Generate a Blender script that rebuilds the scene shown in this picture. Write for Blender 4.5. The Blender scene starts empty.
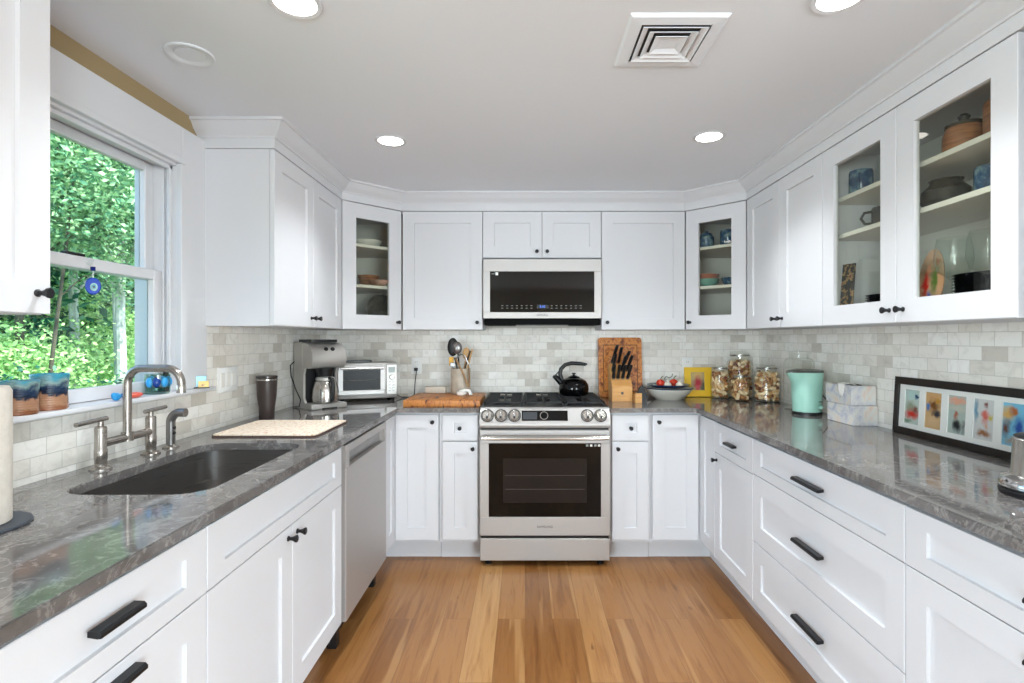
import bpy, bmesh, math, random
import numpy as np
from mathutils import Vector, Matrix, geometry
random.seed(7)
SC = bpy.context.scene
COL = SC.collection
PI = math.pi
R = math.radians

# ------------------------------------------------------------------ camera, world, lights, exposure
cam = bpy.data.cameras.new('camera'); camo = bpy.data.objects.new('camera', cam); COL.objects.link(camo)
camo.location = (0, 0, 1.325); camo.rotation_euler = (PI/2, 0, 0)
cam.sensor_fit = 'HORIZONTAL'; cam.sensor_width = 36; cam.lens = 36*530/1024
cam.shift_x = -(525-512)/1024; cam.shift_y = -(341.5-338)/1024
cam.clip_start = .05; cam.clip_end = 200
SC.camera = camo
SC.view_settings.view_transform = 'Standard'; SC.view_settings.look = 'None'
SC.view_settings.gamma = 1; SC.view_settings.use_curve_mapping = False
SC.view_settings.exposure = 1.12
SC.cycles.transparent_max_bounces = 32; SC.cycles.glossy_bounces = 6

w = bpy.data.worlds.new('sky'); SC.world = w; w.use_nodes = True
nt = w.node_tree; bg = nt.nodes['Background']
sky = nt.nodes.new('ShaderNodeTexSky'); sky.sky_type = 'NISHITA'; sky.sun_disc = False
sky.sun_elevation = R(50); sky.sun_rotation = R(100)
nt.links.new(sky.outputs[0], bg.inputs[0]); bg.inputs[1].default_value = .36

def lamp(name, kind, loc, rot, energy, color=(1,1,1), **kw):
    l = bpy.data.lights.new(name, kind); o = bpy.data.objects.new(name, l); COL.objects.link(o)
    o.location = loc; o.rotation_euler = rot; l.energy = energy; l.color = color
    for k, v in kw.items(): setattr(l, k, v)
    return o
# sun from over the house, onto the trees outside the window
lamp('sun', 'SUN', (0,0,10), (R(8), R(42), 0), 5.8, (1,.97,.9), angle=R(1))
# added fill lamps behind the camera, set at window openings made up for them
FILL_TINT = (.765,.91,1.0)
lamp('fill_rear_left', 'AREA', (-2.4,-3.62,1.25), (R(90),0,0), 114, FILL_TINT, shape='RECTANGLE', size=2.0, size_y=2.0)
lamp('fill_rear_right', 'AREA', (2.7,-3.62,1.25), (R(90),0,0), 114, FILL_TINT, shape='RECTANGLE', size=1.8, size_y=2.0)
lamp('fill_side_left', 'AREA', (-3.72,-1.75,1.25), (0,R(-90),0), 24, FILL_TINT, shape='RECTANGLE', size=2.0, size_y=3.0)
lamp('fill_side_right', 'AREA', (3.92,-1.75,1.25), (0,R(90),0), 24, FILL_TINT, shape='RECTANGLE', size=2.0, size_y=3.0)

# ------------------------------------------------------------------ helpers
def S(h):
    h = h.lstrip('#'); c = [int(h[i:i+2],16)/255 for i in (0,2,4)]
    return tuple(x/12.92 if x <= .04045 else ((x+.055)/1.055)**2.4 for x in c) + (1,)

def mat(name, color, rough=.5, metal=0, spec=.5, coat=0, emit=None, es=1, alpha=None):
    m = bpy.data.materials.new(name); m.use_nodes = True
    b = m.node_tree.nodes['Principled BSDF']
    b.inputs['Base Color'].default_value = S(color) if isinstance(color, str) else color
    b.inputs['Roughness'].default_value = rough; b.inputs['Metallic'].default_value = metal
    b.inputs['Specular IOR Level'].default_value = spec; b.inputs['Coat Weight'].default_value = coat
    if emit: b.inputs['Emission Color'].default_value = S(emit); b.inputs['Emission Strength'].default_value = es
    return m
def N(m, t, **kw):
    n = m.node_tree.nodes.new(t)
    for k, v in kw.items(): setattr(n, k, v)
    return n
def L(m, a, b): m.node_tree.links.new(a, b)
def ramp(m, stops, interp='LINEAR'):
    r = N(m, 'ShaderNodeValToRGB'); e = r.color_ramp.elements; r.color_ramp.interpolation = interp
    while len(e) < len(stops): e.new(.5)
    for i, (p, c) in enumerate(stops):
        e[i].position = p; e[i].color = S(c) if isinstance(c, str) else c
    return r
def coords(m, order='XYZ', scale=(1,1,1), rnd=None):
    tc = N(m, 'ShaderNodeTexCoord'); sep = N(m, 'ShaderNodeSeparateXYZ'); cb = N(m, 'ShaderNodeCombineXYZ')
    L(m, tc.outputs['Object'], sep.inputs[0])
    for i, a in enumerate(order):
        mu = N(m, 'ShaderNodeMath', operation='MULTIPLY'); mu.inputs[1].default_value = scale[i]
        L(m, sep.outputs['XYZ'.index(a)], mu.inputs[0]); L(m, mu.outputs[0], cb.inputs[i])
    return cb.outputs[0]
def mixc(m, f, a, b, mode='MIX'):
    x = N(m, 'ShaderNodeMix', data_type='RGBA', blend_type=mode)
    for s, v in ((0, f), (6, a), (7, b)):
        if hasattr(v, 'is_output') or isinstance(v, bpy.types.NodeSocket): L(m, v, x.inputs[s])
        else: x.inputs[s].default_value = v if s == 0 else (S(v) if isinstance(v, str) else v)
    return x.outputs[2]
def noise(m, vec, scale, detail=4, rough=.5, dist=0):
    n = N(m, 'ShaderNodeTexNoise'); n.inputs['Scale'].default_value = scale; n.inputs['Detail'].default_value = detail
    n.inputs['Roughness'].default_value = rough; n.inputs['Distortion'].default_value = dist
    if vec is not None: L(m, vec, n.inputs['Vector'])
    return n.outputs[0]
def bump(m, h, strength, dist=.002):
    b = N(m, 'ShaderNodeBump'); b.inputs['Strength'].default_value = strength; b.inputs['Distance'].default_value = dist
    L(m, h, b.inputs['Height']); L(m, b.outputs[0], m.node_tree.nodes['Principled BSDF'].inputs['Normal'])
def base(m, out): L(m, out, m.node_tree.nodes['Principled BSDF'].inputs['Base Color'])

def noisy(name, stops, scale, rough=.5, order='XYZ', sc=(1,1,1), detail=5, dist=0, **kw):
    m = mat(name, '#808080', rough, **kw); v = coords(m, order, sc)
    r = ramp(m, stops); L(m, noise(m, v, scale, detail, .6, dist), r.inputs[0]); base(m, r.outputs[0]); return m

WHITE = mat('cabinet_white', '#d9d9dc', .5, spec=.3)
TRIMW = mat('trim_white', '#d9d9dc', .35)
CEIL = mat('ceiling_white', '#eceff4', .85)
TAN = mat('tan_paint', '#a38d68', .8)
GREYW = mat('rear_wall_paint', '#d8d4cc', .8)
INSIDE = mat('cabinet_interior', '#e9e7e2', .6)
SHELFW = mat('shelf_white', '#eae7df', .5)
BLACKM = mat('black_metal', '#2b2b2d', .35, .6)
BLACKG = mat('black_gloss', '#060607', .05, spec=.3)
BLACKP = mat('black_plastic', '#141416', .4)
IRON = mat('cast_iron', '#121214', .6)
RUBBER = mat('dark_rubber', '#161616', .7)
CHROME = mat('chrome', '#cfcfcf', .12, 1)
CERW = mat('white_ceramic', '#eceae4', .25)
PLASW = mat('white_plastic', '#f0f0ee', .35)
LOGO = mat('logo_grey', '#55504c', .5)
LED = mat('led_disc', '#ffffff', .5, emit='#fff8ee', es=6)

def steel(name, c, rough=.28, order='XYZ', sc=(1,1,60), metal=.85):
    m = mat(name, c, rough, metal); v = coords(m, order, sc)
    r = ramp(m, [(0,(rough*.7,)*3+(1,)),(1,(rough*1.3,)*3+(1,))]); L(m, noise(m, v, 6, 3), r.inputs[0])
    L(m, r.outputs[0], m.node_tree.nodes['Principled BSDF'].inputs['Roughness']); return m
STEEL = steel('warm_stainless', '#b9b5b2', .45, metal=.55)
STEELD = steel('dark_stainless', '#8d8a88', .3)
SINKM = steel('black_stainless', '#85817e', .3)
NICKEL = steel('brushed_nickel', '#a39c95', .25)
STEELB = steel('bright_stainless', '#b9b4ae', .2)

def glass(name, tint='#ffffff', dens=.06, rough=0.0, ior=1.45):
    m = bpy.data.materials.new(name); m.use_nodes = True; nt = m.node_tree
    nt.nodes.remove(nt.nodes['Principled BSDF']); out = nt.nodes['Material Output']
    tr = nt.nodes.new('ShaderNodeBsdfTransparent'); tr.inputs[0].default_value = S(tint)
    gl = nt.nodes.new('ShaderNodeBsdfGlossy'); gl.inputs['Roughness'].default_value = rough
    fr = nt.nodes.new('ShaderNodeFresnel'); fr.inputs[0].default_value = ior
    ad = nt.nodes.new('ShaderNodeMath'); ad.operation = 'ADD'; ad.inputs[1].default_value = dens; ad.use_clamp = True
    mx = nt.nodes.new('ShaderNodeMixShader')
    ge = nt.nodes.new('ShaderNodeNewGeometry'); su = nt.nodes.new('ShaderNodeMath'); su.operation = 'SUBTRACT'; su.inputs[0].default_value = 1
    mu = nt.nodes.new('ShaderNodeMath'); mu.operation = 'MULTIPLY'      # a pane reflects once, on its outer face
    nt.links.new(ge.outputs['Backfacing'], su.inputs[1]); nt.links.new(fr.outputs[0], ad.inputs[0])
    nt.links.new(ad.outputs[0], mu.inputs[0]); nt.links.new(su.outputs[0], mu.inputs[1]); nt.links.new(mu.outputs[0], mx.inputs[0])
    nt.links.new(tr.outputs[0], mx.inputs[1]); nt.links.new(gl.outputs[0], mx.inputs[2]); nt.links.new(mx.outputs[0], out.inputs[0])
    return m
GLASSWIN = glass('window_glass', '#f6fbfa', .0)
GLASSCAB = glass('cabinet_glass', '#f4f5f1', .0)
GLASSCLR = glass('clear_glass', '#fdfefd', .01)
GLASSJAR = glass('jar_glass', '#fefefc', .01)
GLASSCUP = glass('thin_glass', '#fbfdfc', .02)

def tile_mat(name, order):
    m = mat(name, '#c8c4bb', .28); v = coords(m, order)
    b = N(m, 'ShaderNodeTexBrick'); b.offset = .5
    for k, x in (('Scale',1),('Mortar Size',.0011),('Mortar Smooth',.1),('Bias',0),('Brick Width',.1036),('Row Height',.0518)):
        b.inputs[k].default_value = x
    b.inputs['Color1'].default_value = (0,0,0,1); b.inputs['Color2'].default_value = (1,1,1,1); b.inputs['Mortar'].default_value = (.5,.5,.5,1)
    L(m, v, b.inputs['Vector'])
    r = ramp(m, [(0,'#cdc6bb'),(.1,'#dad4ca'),(.25,'#eae5dc'),(.65,'#f1ede6'),(1,'#f6f3ee')]); L(m, b.outputs['Color'], r.inputs[0])
    sw = N(m, 'ShaderNodeVectorMath', operation='MULTIPLY_ADD'); L(m, b.outputs['Color'], sw.inputs[0]); sw.inputs[1].default_value = (9,5,7); L(m, v, sw.inputs[2])
    r2 = ramp(m, [(.3,'#a39d94'),(.5,'#ffffff'),(.62,'#ffffff'),(.75,'#cfc9bf')]); L(m, noise(m, sw.outputs[0], 13, 7, .65, 1.4), r2.inputs[0])
    c = mixc(m, .26, r.outputs[0], r2.outputs[0], 'MULTIPLY')
    c = mixc(m, b.outputs['Fac'], c, '#c9c5bd')
    base(m, c)
    inv = N(m, 'ShaderNodeMath', operation='SUBTRACT'); inv.inputs[0].default_value = 1; L(m, b.outputs['Fac'], inv.inputs[1])
    bump(m, inv.outputs[0], .5, .001); return m
TILEX = tile_mat('marble_tile_back', 'XZY'); TILEY = tile_mat('marble_tile_side', 'YZX')

def quartz():
    m = mat('grey_quartz', '#565250', .06, spec=.7); v = coords(m)
    r = ramp(m, [(.25,'#55514f'),(.5,'#686462'),(.75,'#7c7875')]); L(m, noise(m, v, 5, 8, .65, .8), r.inputs[0])
    n = noise(m, v, 6.5, 9, .62, 1.3)
    r2 = ramp(m, [(.47,(0,0,0,1)),(.498,(1,1,1,1)),(.502,(1,1,1,1)),(.53,(0,0,0,1))]); L(m, n, r2.inputs[0])
    n3 = noise(m, v, 60, 3); r3 = ramp(m, [(.6,(0,0,0,1)),(.72,(.5,.5,.5,1))]); L(m, n3, r3.inputs[0])
    f = N(m, 'ShaderNodeMath', operation='MULTIPLY'); f.inputs[1].default_value = .26; L(m, r2.outputs[0], f.inputs[0])
    c = mixc(m, f.outputs[0], r.outputs[0], '#b9b4b0'); c = mixc(m, r3.outputs[0], c, '#a5a09c'); base(m, c)
    return m
QUARTZ = quartz()

def oak():
    m = mat('oak_planks', '#c79a66', .3); v = coords(m, 'YXZ')
    b = N(m, 'ShaderNodeTexBrick'); b.offset = .37; b.offset_frequency = 2
    for k, x in (('Scale',1),('Mortar Size',.0009),('Mortar Smooth',.1),('Bias',0),('Brick Width',1.25),('Row Height',.128)):
        b.inputs[k].default_value = x
    b.inputs['Color1'].default_value = (0,0,0,1); b.inputs['Color2'].default_value = (1,1,1,1); b.inputs['Mortar'].default_value = (.5,.5,.5,1)
    L(m, v, b.inputs['Vector'])
    r = ramp(m, [(0,'#80542c'),(.12,'#8f6134'),(.5,'#9b6c3d'),(.85,'#a37444'),(1,'#b48856')]); L(m, b.outputs['Color'], r.inputs[0])
    sw = N(m, 'ShaderNodeVectorMath', operation='MULTIPLY_ADD'); L(m, b.outputs['Color'], sw.inputs[0]); sw.inputs[1].default_value = (31,17,5)
    L(m, coords(m, 'YXZ', (1.2,16,1)), sw.inputs[2])
    r2 = ramp(m, [(.27,'#7a4a24'),(.42,'#dcc3a6'),(.52,'#ffffff'),(.66,'#fff2df'),(.80,'#a97a4a')]); L(m, noise(m, sw.outputs[0], 2.2, 8, .6, .6), r2.inputs[0])
    c = mixc(m, .5, r.outputs[0], r2.outputs[0], 'MULTIPLY')
    rs = ramp(m, [(.60,(0,0,0,1)),(.70,(.38,.38,.38,1))]); sw2 = N(m, 'ShaderNodeVectorMath', operation='MULTIPLY_ADD'); L(m, b.outputs['Color'], sw2.inputs[0]); sw2.inputs[1].default_value = (13,41,3)
    L(m, coords(m, 'YXZ', (.7,11,1)), sw2.inputs[2]); L(m, noise(m, sw2.outputs[0], 1.6, 3, .45, .3), rs.inputs[0]); c = mixc(m, rs.outputs[0], c, '#c89c68')
    v3 = coords(m, 'YXZ', (3,9,1)); k = noise(m, v3, 2.4, 3, .5, .5); r3 = ramp(m, [(.70,(0,0,0,1)),(.80,(1,1,1,1))]); L(m, k, r3.inputs[0])
    c = mixc(m, r3.outputs[0], c, '#7a4a24')
    c = mixc(m, b.outputs['Fac'], c, '#7d5530'); base(m, c)
    return m
OAK = oak()
def wood(name, a, b, c, order='XYZ', sc=(3,30,30), rough=.45):
    return noisy(name, [(.25,a),(.5,b),(.75,c)], 1.5, rough, order, sc, 6, .8)
BOARD = noisy('acacia_board', [(.34,'#4a2009'),(.41,'#a5602a'),(.52,'#c98442'),(.60,'#a9602a'),(.70,'#e8b670')], 1.6, .45, 'XYZ', (24,2.5,9), 5, .5)
BOARDV = noisy('endgrain_board', [(.33,'#3f1a06'),(.42,'#a85a1a'),(.52,'#dc8c38'),(.60,'#9a4f18'),(.70,'#e8ab5a')], 17, .4)
BLOCKW = wood('beech_block', '#c98d4e', '#d89f5d', '#e2ae6c', sc=(3,3,30))
SPOONW = wood('spoon_wood', '#b98b58', '#cda36e', '#dcb783', sc=(30,30,3))
CORKM = noisy('cork', [(.3,'#b5834f'),(.5,'#dcb07c'),(.7,'#f0d2a4')], 60, .8)
CORKR = mat('cork_wine_stain', '#7d4538', .8)
CORKW = noisy('cork_stained_end', [(.3,'#e2cba4'),(.7,'#f3e2c2')], 60, .8)

class MB:
    def __init__(s): s.bm = bmesh.new()
    def _add(s, verts, faces):
        vs = [s.bm.verts.new(v) for v in verts]; fs = []
        for f in faces:
            try: fs.append(s.bm.faces.new([vs[i] for i in f]))
            except ValueError: pass
        return vs, fs
    def box(s, x0, x1, y0, y1, z0, z1, bev=0, seg=1, M=None):
        x0, x1 = sorted((x0,x1)); y0, y1 = sorted((y0,y1)); z0, z1 = sorted((z0,z1))
        v = [(x,y,z) for z in (z0,z1) for y in (y0,y1) for x in (x0,x1)]
        vs, fs = s._add(v, [(0,2,3,1),(4,5,7,6),(0,1,5,4),(2,6,7,3),(0,4,6,2),(1,3,7,5)])
        if bev:
            es = list({e for f in fs for e in f.edges})
            g = bmesh.ops.bevel(s.bm, geom=es, offset=bev, segments=seg, affect='EDGES', profile=.5)
            vs = list({v for f in g['faces'] for v in f.verts} | {v for v in vs if v.is_valid})
        if M is not None:
            for v in vs: v.co = M @ v.co
        return s
    def lathe(s, prof, n=32, M=None, close=True, ang=2*PI):
        rings = []
        for r, z in prof:
            if r < 1e-6: rings.append([s.bm.verts.new((0,0,z))])
            else: rings.append([s.bm.verts.new((r*math.cos(2*PI*i/n), r*math.sin(2*PI*i/n), z)) for i in range(n)])
        for a, b in zip(rings, rings[1:]):
            for i in range(n):
                j = (i+1) % n
                if len(a) == 1 and len(b) == 1: continue
                if len(a) == 1: s.bm.faces.new((a[0], b[j], b[i]))
                elif len(b) == 1: s.bm.faces.new((a[i], a[j], b[0]))
                else: s.bm.faces.new((a[i], a[j], b[j], b[i]))
        for ring, flip in ((rings[0], True), (rings[-1], False)):
            if close and len(ring) > 1: s.bm.faces.new(ring[::-1] if flip else ring)
        if M is not None:
            for ring in rings:
                for v in ring: v.co = M @ v.co
        return s
    def tube(s, pts, r, n=12, cap=True, flat=1.0):
        pts = [Vector(p) for p in pts]; m = len(pts)
        rs = r if isinstance(r, (list, tuple)) else [r]*m
        T = []
        for i in range(m):
            d = (pts[min(i+1,m-1)]-pts[max(i-1,0)]).normalized(); T.append(d)
        u = T[0].orthogonal().normalized(); rings = []
        for i in range(m):
            u = (u - T[i]*u.dot(T[i])).normalized(); v = T[i].cross(u)
            rings.append([s.bm.verts.new(pts[i]+rs[i]*(math.cos(2*PI*k/n)*u+flat*math.sin(2*PI*k/n)*v)) for k in range(n)])
        for a, b in zip(rings, rings[1:]):
            for k in range(n): s.bm.faces.new((a[k], a[(k+1)%n], b[(k+1)%n], b[k]))
        if cap: s.bm.faces.new(rings[0][::-1]); s.bm.faces.new(rings[-1])
        return s
    def prism(s, poly, z0, z1, holes=(), M=None, caps=True):
        loops = [list(poly)] + [list(h) for h in holes]
        allp = [p for l in loops for p in l]
        bot = [s.bm.verts.new((x,y,z0)) for x, y in allp]; top = [s.bm.verts.new((x,y,z1)) for x, y in allp]
        if caps:
            for t in geometry.tessellate_polygon([[Vector((x,y,0)) for x, y in l] for l in loops]):
                for vv in (bot, top):
                    try: s.bm.faces.new([vv[i] for i in t])
                    except ValueError: pass
        k = 0
        for l in loops:
            n = len(l)
            for i in range(n): s.bm.faces.new((bot[k+i], bot[k+(i+1)%n], top[k+(i+1)%n], top[k+i]))
            k += n
        if M is not None:
            for v in bot+top: v.co = M @ v.co
        bmesh.ops.recalc_face_normals(s.bm, faces=s.bm.faces)
        return s
    def sphere(s, c, r, sc=(1,1,1), sub=3, n=16):
        g = bmesh.ops.create_icosphere(s.bm, subdivisions=sub, radius=1)
        for v in g['verts']: v.co = Vector((c[0]+v.co.x*r*sc[0], c[1]+v.co.y*r*sc[1], c[2]+v.co.z*r*sc[2]))
        return s
    def build(s, name, m, parent=None, label=None, smooth=True, loc=None, fix=True, ang=32):
        if fix: bmesh.ops.recalc_face_normals(s.bm, faces=s.bm.faces)
        me = bpy.data.meshes.new(name); s.bm.to_mesh(me); s.bm.free()
        if smooth:
            me.polygons.foreach_set('use_smooth', [True]*len(me.polygons)); me.set_sharp_from_angle(angle=R(ang))
        for x in (m if isinstance(m, (list, tuple)) else [m]): me.materials.append(x)
        o = bpy.data.objects.new(name, me); COL.objects.link(o)
        if parent is not None: o.parent = parent
        if loc is not None: o.location = loc
        if label: o['label'] = label
        return o

def tag(o, label, cat=None, group=None, kind=None):
    if label: o['label'] = label
    if cat: o['category'] = cat
    if group: o['group'] = group
    if kind: o['kind'] = kind
    return o
def thing(name, label, cat, loc=(0,0,0), rz=0, group=None, kind=None):
    o = bpy.data.objects.new(name, None); COL.objects.link(o); o.empty_display_size = .05
    o.location = loc; o.rotation_euler = (0,0,rz); return tag(o, label, cat, group, kind)
def struct(o): o['kind'] = 'structure'; return o
def copy_tree(o, parent=None):
    c = o.copy(); COL.objects.link(c); c.parent = parent
    for ch in [x for x in bpy.data.objects if x.parent == o]: copy_tree(ch, c)
    return c
def T(x=0,y=0,z=0): return Matrix.Translation((x,y,z))
def RX(a): return Matrix.Rotation(R(a),4,'X')
def RY(a): return Matrix.Rotation(R(a),4,'Y')
def RZ(a): return Matrix.Rotation(R(a),4,'Z')
def rrect(x0,x1,y0,y1,r,n=6):
    out = []
    for cx, cy, a0 in ((x1-r,y1-r,0),(x0+r,y1-r,90),(x0+r,y0+r,180),(x1-r,y0+r,270)):
        for i in range(n+1):
            a = R(a0+90*i/n); out.append((cx+r*math.cos(a), cy+r*math.sin(a)))
    return out
def text(s, size, m, parent, M, name='lettering', depth=.0004, label=None):
    c = bpy.data.curves.new(name, 'FONT'); c.body = s; c.size = size; c.extrude = depth; c.align_x = 'CENTER'; c.align_y = 'CENTER'
    o = bpy.data.objects.new(name, c); COL.objects.link(o)
    me = bpy.data.meshes.new_from_object(o); bpy.data.objects.remove(o); me.transform(M); me.materials.clear(); me.materials.append(m)
    o = bpy.data.objects.new(name, me); COL.objects.link(o); o.parent = parent
    if label: o['label'] = label
    return o

# ------------------------------------------------------------------ room shell
XL, XR, YB, ZC = -1.415, 1.66, 3.748, 2.26
YF, YW, XA, XB = -3.6, .06, -3.7, 3.9        # unseen room behind the camera, made wide to let in side fill
WY0, WY1, WZ0, WZ1 = 1.30, 2.146, 1.096, 2.034
TEE = [(XA-.1,YF-.1),(XB+.1,YF-.1),(XB+.1,YW+.12),(XR+.15,YW+.12),(XR+.15,YB+.15),(XL-.15,YB+.15),(XL-.15,YW+.12),(XA-.1,YW+.12)]
struct(MB().prism(TEE, -.06, 0).build('floor', OAK, smooth=False))
struct(MB().prism(TEE, ZC, ZC+.1).build('ceiling', CEIL, smooth=False))
mb = MB()
for y0, y1, z0, z1 in ((YW,WY0,0,ZC),(WY1,YB+.15,0,ZC),(WY0,WY1,0,WZ0),(WY0,WY1,WZ1,ZC)): mb.box(XL-.15, XL, y0, y1, z0, z1)
mb.box(XA, XL-.15, YW, YW+.12, 0, ZC)
struct(mb.build('wall_left', TAN, smooth=False))
mb = MB(); mb.box(XR, XR+.15, YW, YB+.15, 0, ZC); mb.box(XR+.15, XB, YW, YW+.12, 0, ZC)
struct(mb.build('wall_right', GREYW, smooth=False))
struct(MB().box(XL, XR, YB, YB+.15, 0, ZC).build('wall_back', GREYW, smooth=False))
mb = MB()
for a, b, z0, z1 in ((XA,-3.4,0,ZC),(-1.4,1.8,0,ZC),(3.6,XB,0,ZC),(-3.4,-1.4,0,.25),(1.8,3.6,0,.25),(-3.4,-1.4,2.2,ZC),(1.8,3.6,2.2,ZC)): mb.box(a, b, YF-.1, YF, z0, z1)
struct(mb.build('wall_front', GREYW, smooth=False))
for nm, x0, x1 in (('wall_far_left',XA-.1,XA),('wall_far_right',XB,XB+.1)):
    mb = MB()
    for a, b, z0, z1 in ((YF-.1,-3.25,0,ZC),(-.25,YW+.12,0,ZC),(-3.25,-.25,0,.25),(-3.25,-.25,2.2,ZC)): mb.box(x0, x1, a, b, z0, z1)
    struct(mb.build(nm, GREYW, smooth=False))

# backsplash tiles set on the walls
struct(MB().box(XL+.012, XR-.008, YB-.008, YB, .905, 1.40).build('wall_back_tiles', TILEX, smooth=False))
mb = MB(); XT = XL+.012
mb.box(XL, XT, .08, 1.14, .905, 1.40); mb.box(XL, XT, 1.14, 2.31, .905, 1.096); mb.box(XL, XT, 2.31, YB, .905, 1.40)
struct(mb.build('wall_left_tiles', TILEY, smooth=False))
struct(MB().box(XR-.008, XR, .08, YB-.008, .905, 1.40).build('wall_right_tiles', TILEY, smooth=False))

# crown moulding and frieze, swept along the wall cabinets
def sweep(name, path, prof, m, closed_ends=True):
    mb = MB(); rings = []; n = len(path)
    for i, p in enumerate(path):
        d1 = (Vector(path[i])-Vector(path[i-1])).normalized() if i else None
        d2 = (Vector(path[i+1])-Vector(path[i])).normalized() if i < n-1 else None
        d1 = d1 or d2; d2 = d2 or d1
        n1 = Vector((d1.y,-d1.x)); n2 = Vector((d2.y,-d2.x)); b = (n1+n2).normalized(); k = 1/max(.2, b.dot(n1))
        rings.append([mb.bm.verts.new((p[0]+b.x*k*o, p[1]+b.y*k*o, z)) for o, z in prof])
    for a, b in zip(rings, rings[1:]):
        for i in range(len(prof)): j = (i+1)%len(prof); mb.bm.faces.new((a[i],a[j],b[j],b[i]))
    mb.bm.faces.new(rings[0]); mb.bm.faces.new(rings[-1][::-1])
    return struct(mb.build(name, m, ang=25))
crown = [(-.02,2.146),(.004,2.146),(.004,2.190),(.010,2.190),(.012,2.197),(.018,2.203),(.030,2.212),(.042,2.224),(.052,2.240),(.058,2.246),(.066,2.248),(.066,2.2595),(-.02,2.2595)]
sweep('trim_1', [(XL+.001,2.297),(-1.087,2.297),(-1.087,3.138),(-.795,3.427),(1.034,3.427),(1.317,3.142),(1.317,.3)], crown, TRIMW)
sweep('trim_2', [(-1.087,.2),(-1.087,1.208),(XL+.001,1.208)], crown, TRIMW)

# ------------------------------------------------------------------ window over the sink
win = thing('window_1', None, None, (XL,1.72,1.113), 0, kind='structure')
def wpart(name, boxes, m, parent=None, bev=.002):
    mb = MB()
    for b in boxes: mb.box(b[0]-XL, b[1]-XL, b[2]-1.72, b[3]-1.72, b[4]-1.113, b[5]-1.113, bev)
    return mb.build(name, m, parent or win)
wpart('window_casing', [(XL,-1.385,WY1,2.31,1.113,2.178),(XL,-1.385,1.14,WY0,1.113,2.178),(XL,-1.385,WY0,WY1,WZ1,2.178),
    (-1.40,-1.378,WY1-.02,WY1+.012,1.113,WZ1-.009),(-1.40,-1.378,WY0,WY1+.012,WZ1-.008,WZ1+.014)], TRIMW)
wpart('window_jamb', [(-1.56,-1.40,WY1-.018,WY1,1.113,WZ1),(-1.56,-1.40,WY0,WY0+.018,1.113,WZ1),(-1.56,-1.40,WY0,WY1,WZ1-.018,WZ1),
    (-1.56,-1.443,WY1-.03,WY1-.018,1.113,WZ1-.018),(-1.43,-1.415,WY1-.034,WY1-.018,1.113,WZ1-.018),(-1.56,-1.415,WY0+.018,WY0+.03,1.113,WZ1-.018),(-1.435,-1.415,WY0+.018,WY1-.018,WZ1-.034,WZ1-.018)], TRIMW)
def sash(name, x0, x1, z0, z1, b, t, st=.046):
    y0, y1 = WY0+.032, WY1-.032
    s = wpart(name, [(x0,x1,y0,y0+st,z0,z1),(x0,x1,y1-st,y1,z0,z1),(x0,x1,y0+st,y1-st,z0,z0+b),(x0,x1,y0+st,y1-st,z1-t,z1)], TRIMW, bev=.003)
    wpart('glass_pane', [(x0+.003,x0+.007,y0+st,y1-st,z0+b,z1-t)], GLASSWIN, s, 0)
sash('upper_sash', -1.51, -1.482, 1.553, 2.014, .036, .036)
sash('lower_sash', -1.478, -1.448, 1.114, 1.592, .045, .040)
wpart('sash_lock', [(-1.476,-1.45,1.68,1.75,1.592,1.602)], BLACKM)
stool = struct(MB().box(XL-.14, -1.362, 1.135, 2.34, 1.0965, 1.1125, .003, 2).build('trim_3', TRIMW))

# ------------------------------------------------------------------ cabinets
def ring_door(mb, x0, x1, z0, z1, rx, rz, y0=-.022, y1=-.002, rec=.010, hole=False):
    c = .0015
    O = [(x0,z0),(x1,z0),(x1,z1),(x0,z1)]; ins = lambda d, e: [(x0+d,z0+e),(x1-d,z0+e),(x1-d,z1-e),(x0+d,z1-e)]
    rows = [[(x,y1,z) for x, z in O], [(x,y0+c,z) for x, z in O], [(x,y0,z) for x, z in ins(c,c)], [(x,y0,z) for x, z in ins(rx,rz)]]
    rows.append([(x,(y1 if hole else y0+rec),z) for x, z in ins(rx+.001,rz+.001)])
    V = [[mb.bm.verts.new(p) for p in r] for r in rows]
    for a, b in zip(V, V[1:]):
        for i in range(4): mb.bm.faces.new((a[i],a[(i+1)%4],b[(i+1)%4],b[i]))
    if hole:
        for i in range(4): mb.bm.faces.new((V[-1][i],V[-1][(i+1)%4],V[0][(i+1)%4],V[0][i]))
    else: mb.bm.faces.new(V[-1]); mb.bm.faces.new(V[0][::-1])
def knob(x, z, parent, y=-.022):
    M = T(x,y,z) @ RX(90)
    return MB().lathe([(.0085,0),(.0085,.003),(.0058,.005),(.0055,.012),(.0085,.020),(.0115,.025),(.012,.029),(.010,.0305),(0,.0305)], 20, M).build('knob', BLACKM, parent)
def pull(x, z, l, parent, y=-.022):
    mb = MB(); h = l/2
    P = [(0,-.005),(0,.005),(-.020,.0045),(-.025,-.0005),(-.025,-.007),(-.018,-.008)]
    a = [mb.bm.verts.new((x-h,y+p[0],z+p[1])) for p in P]; b = [mb.bm.verts.new((x+h,y+p[0],z+p[1])) for p in P]
    for i in range(6): j = (i+1)%6; mb.bm.faces.new((a[i],a[j],b[j],b[i]))
    mb.bm.faces.new(a); mb.bm.faces.new(b[::-1])
    return mb.build('pull', BLACKM, parent, smooth=False)
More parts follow.
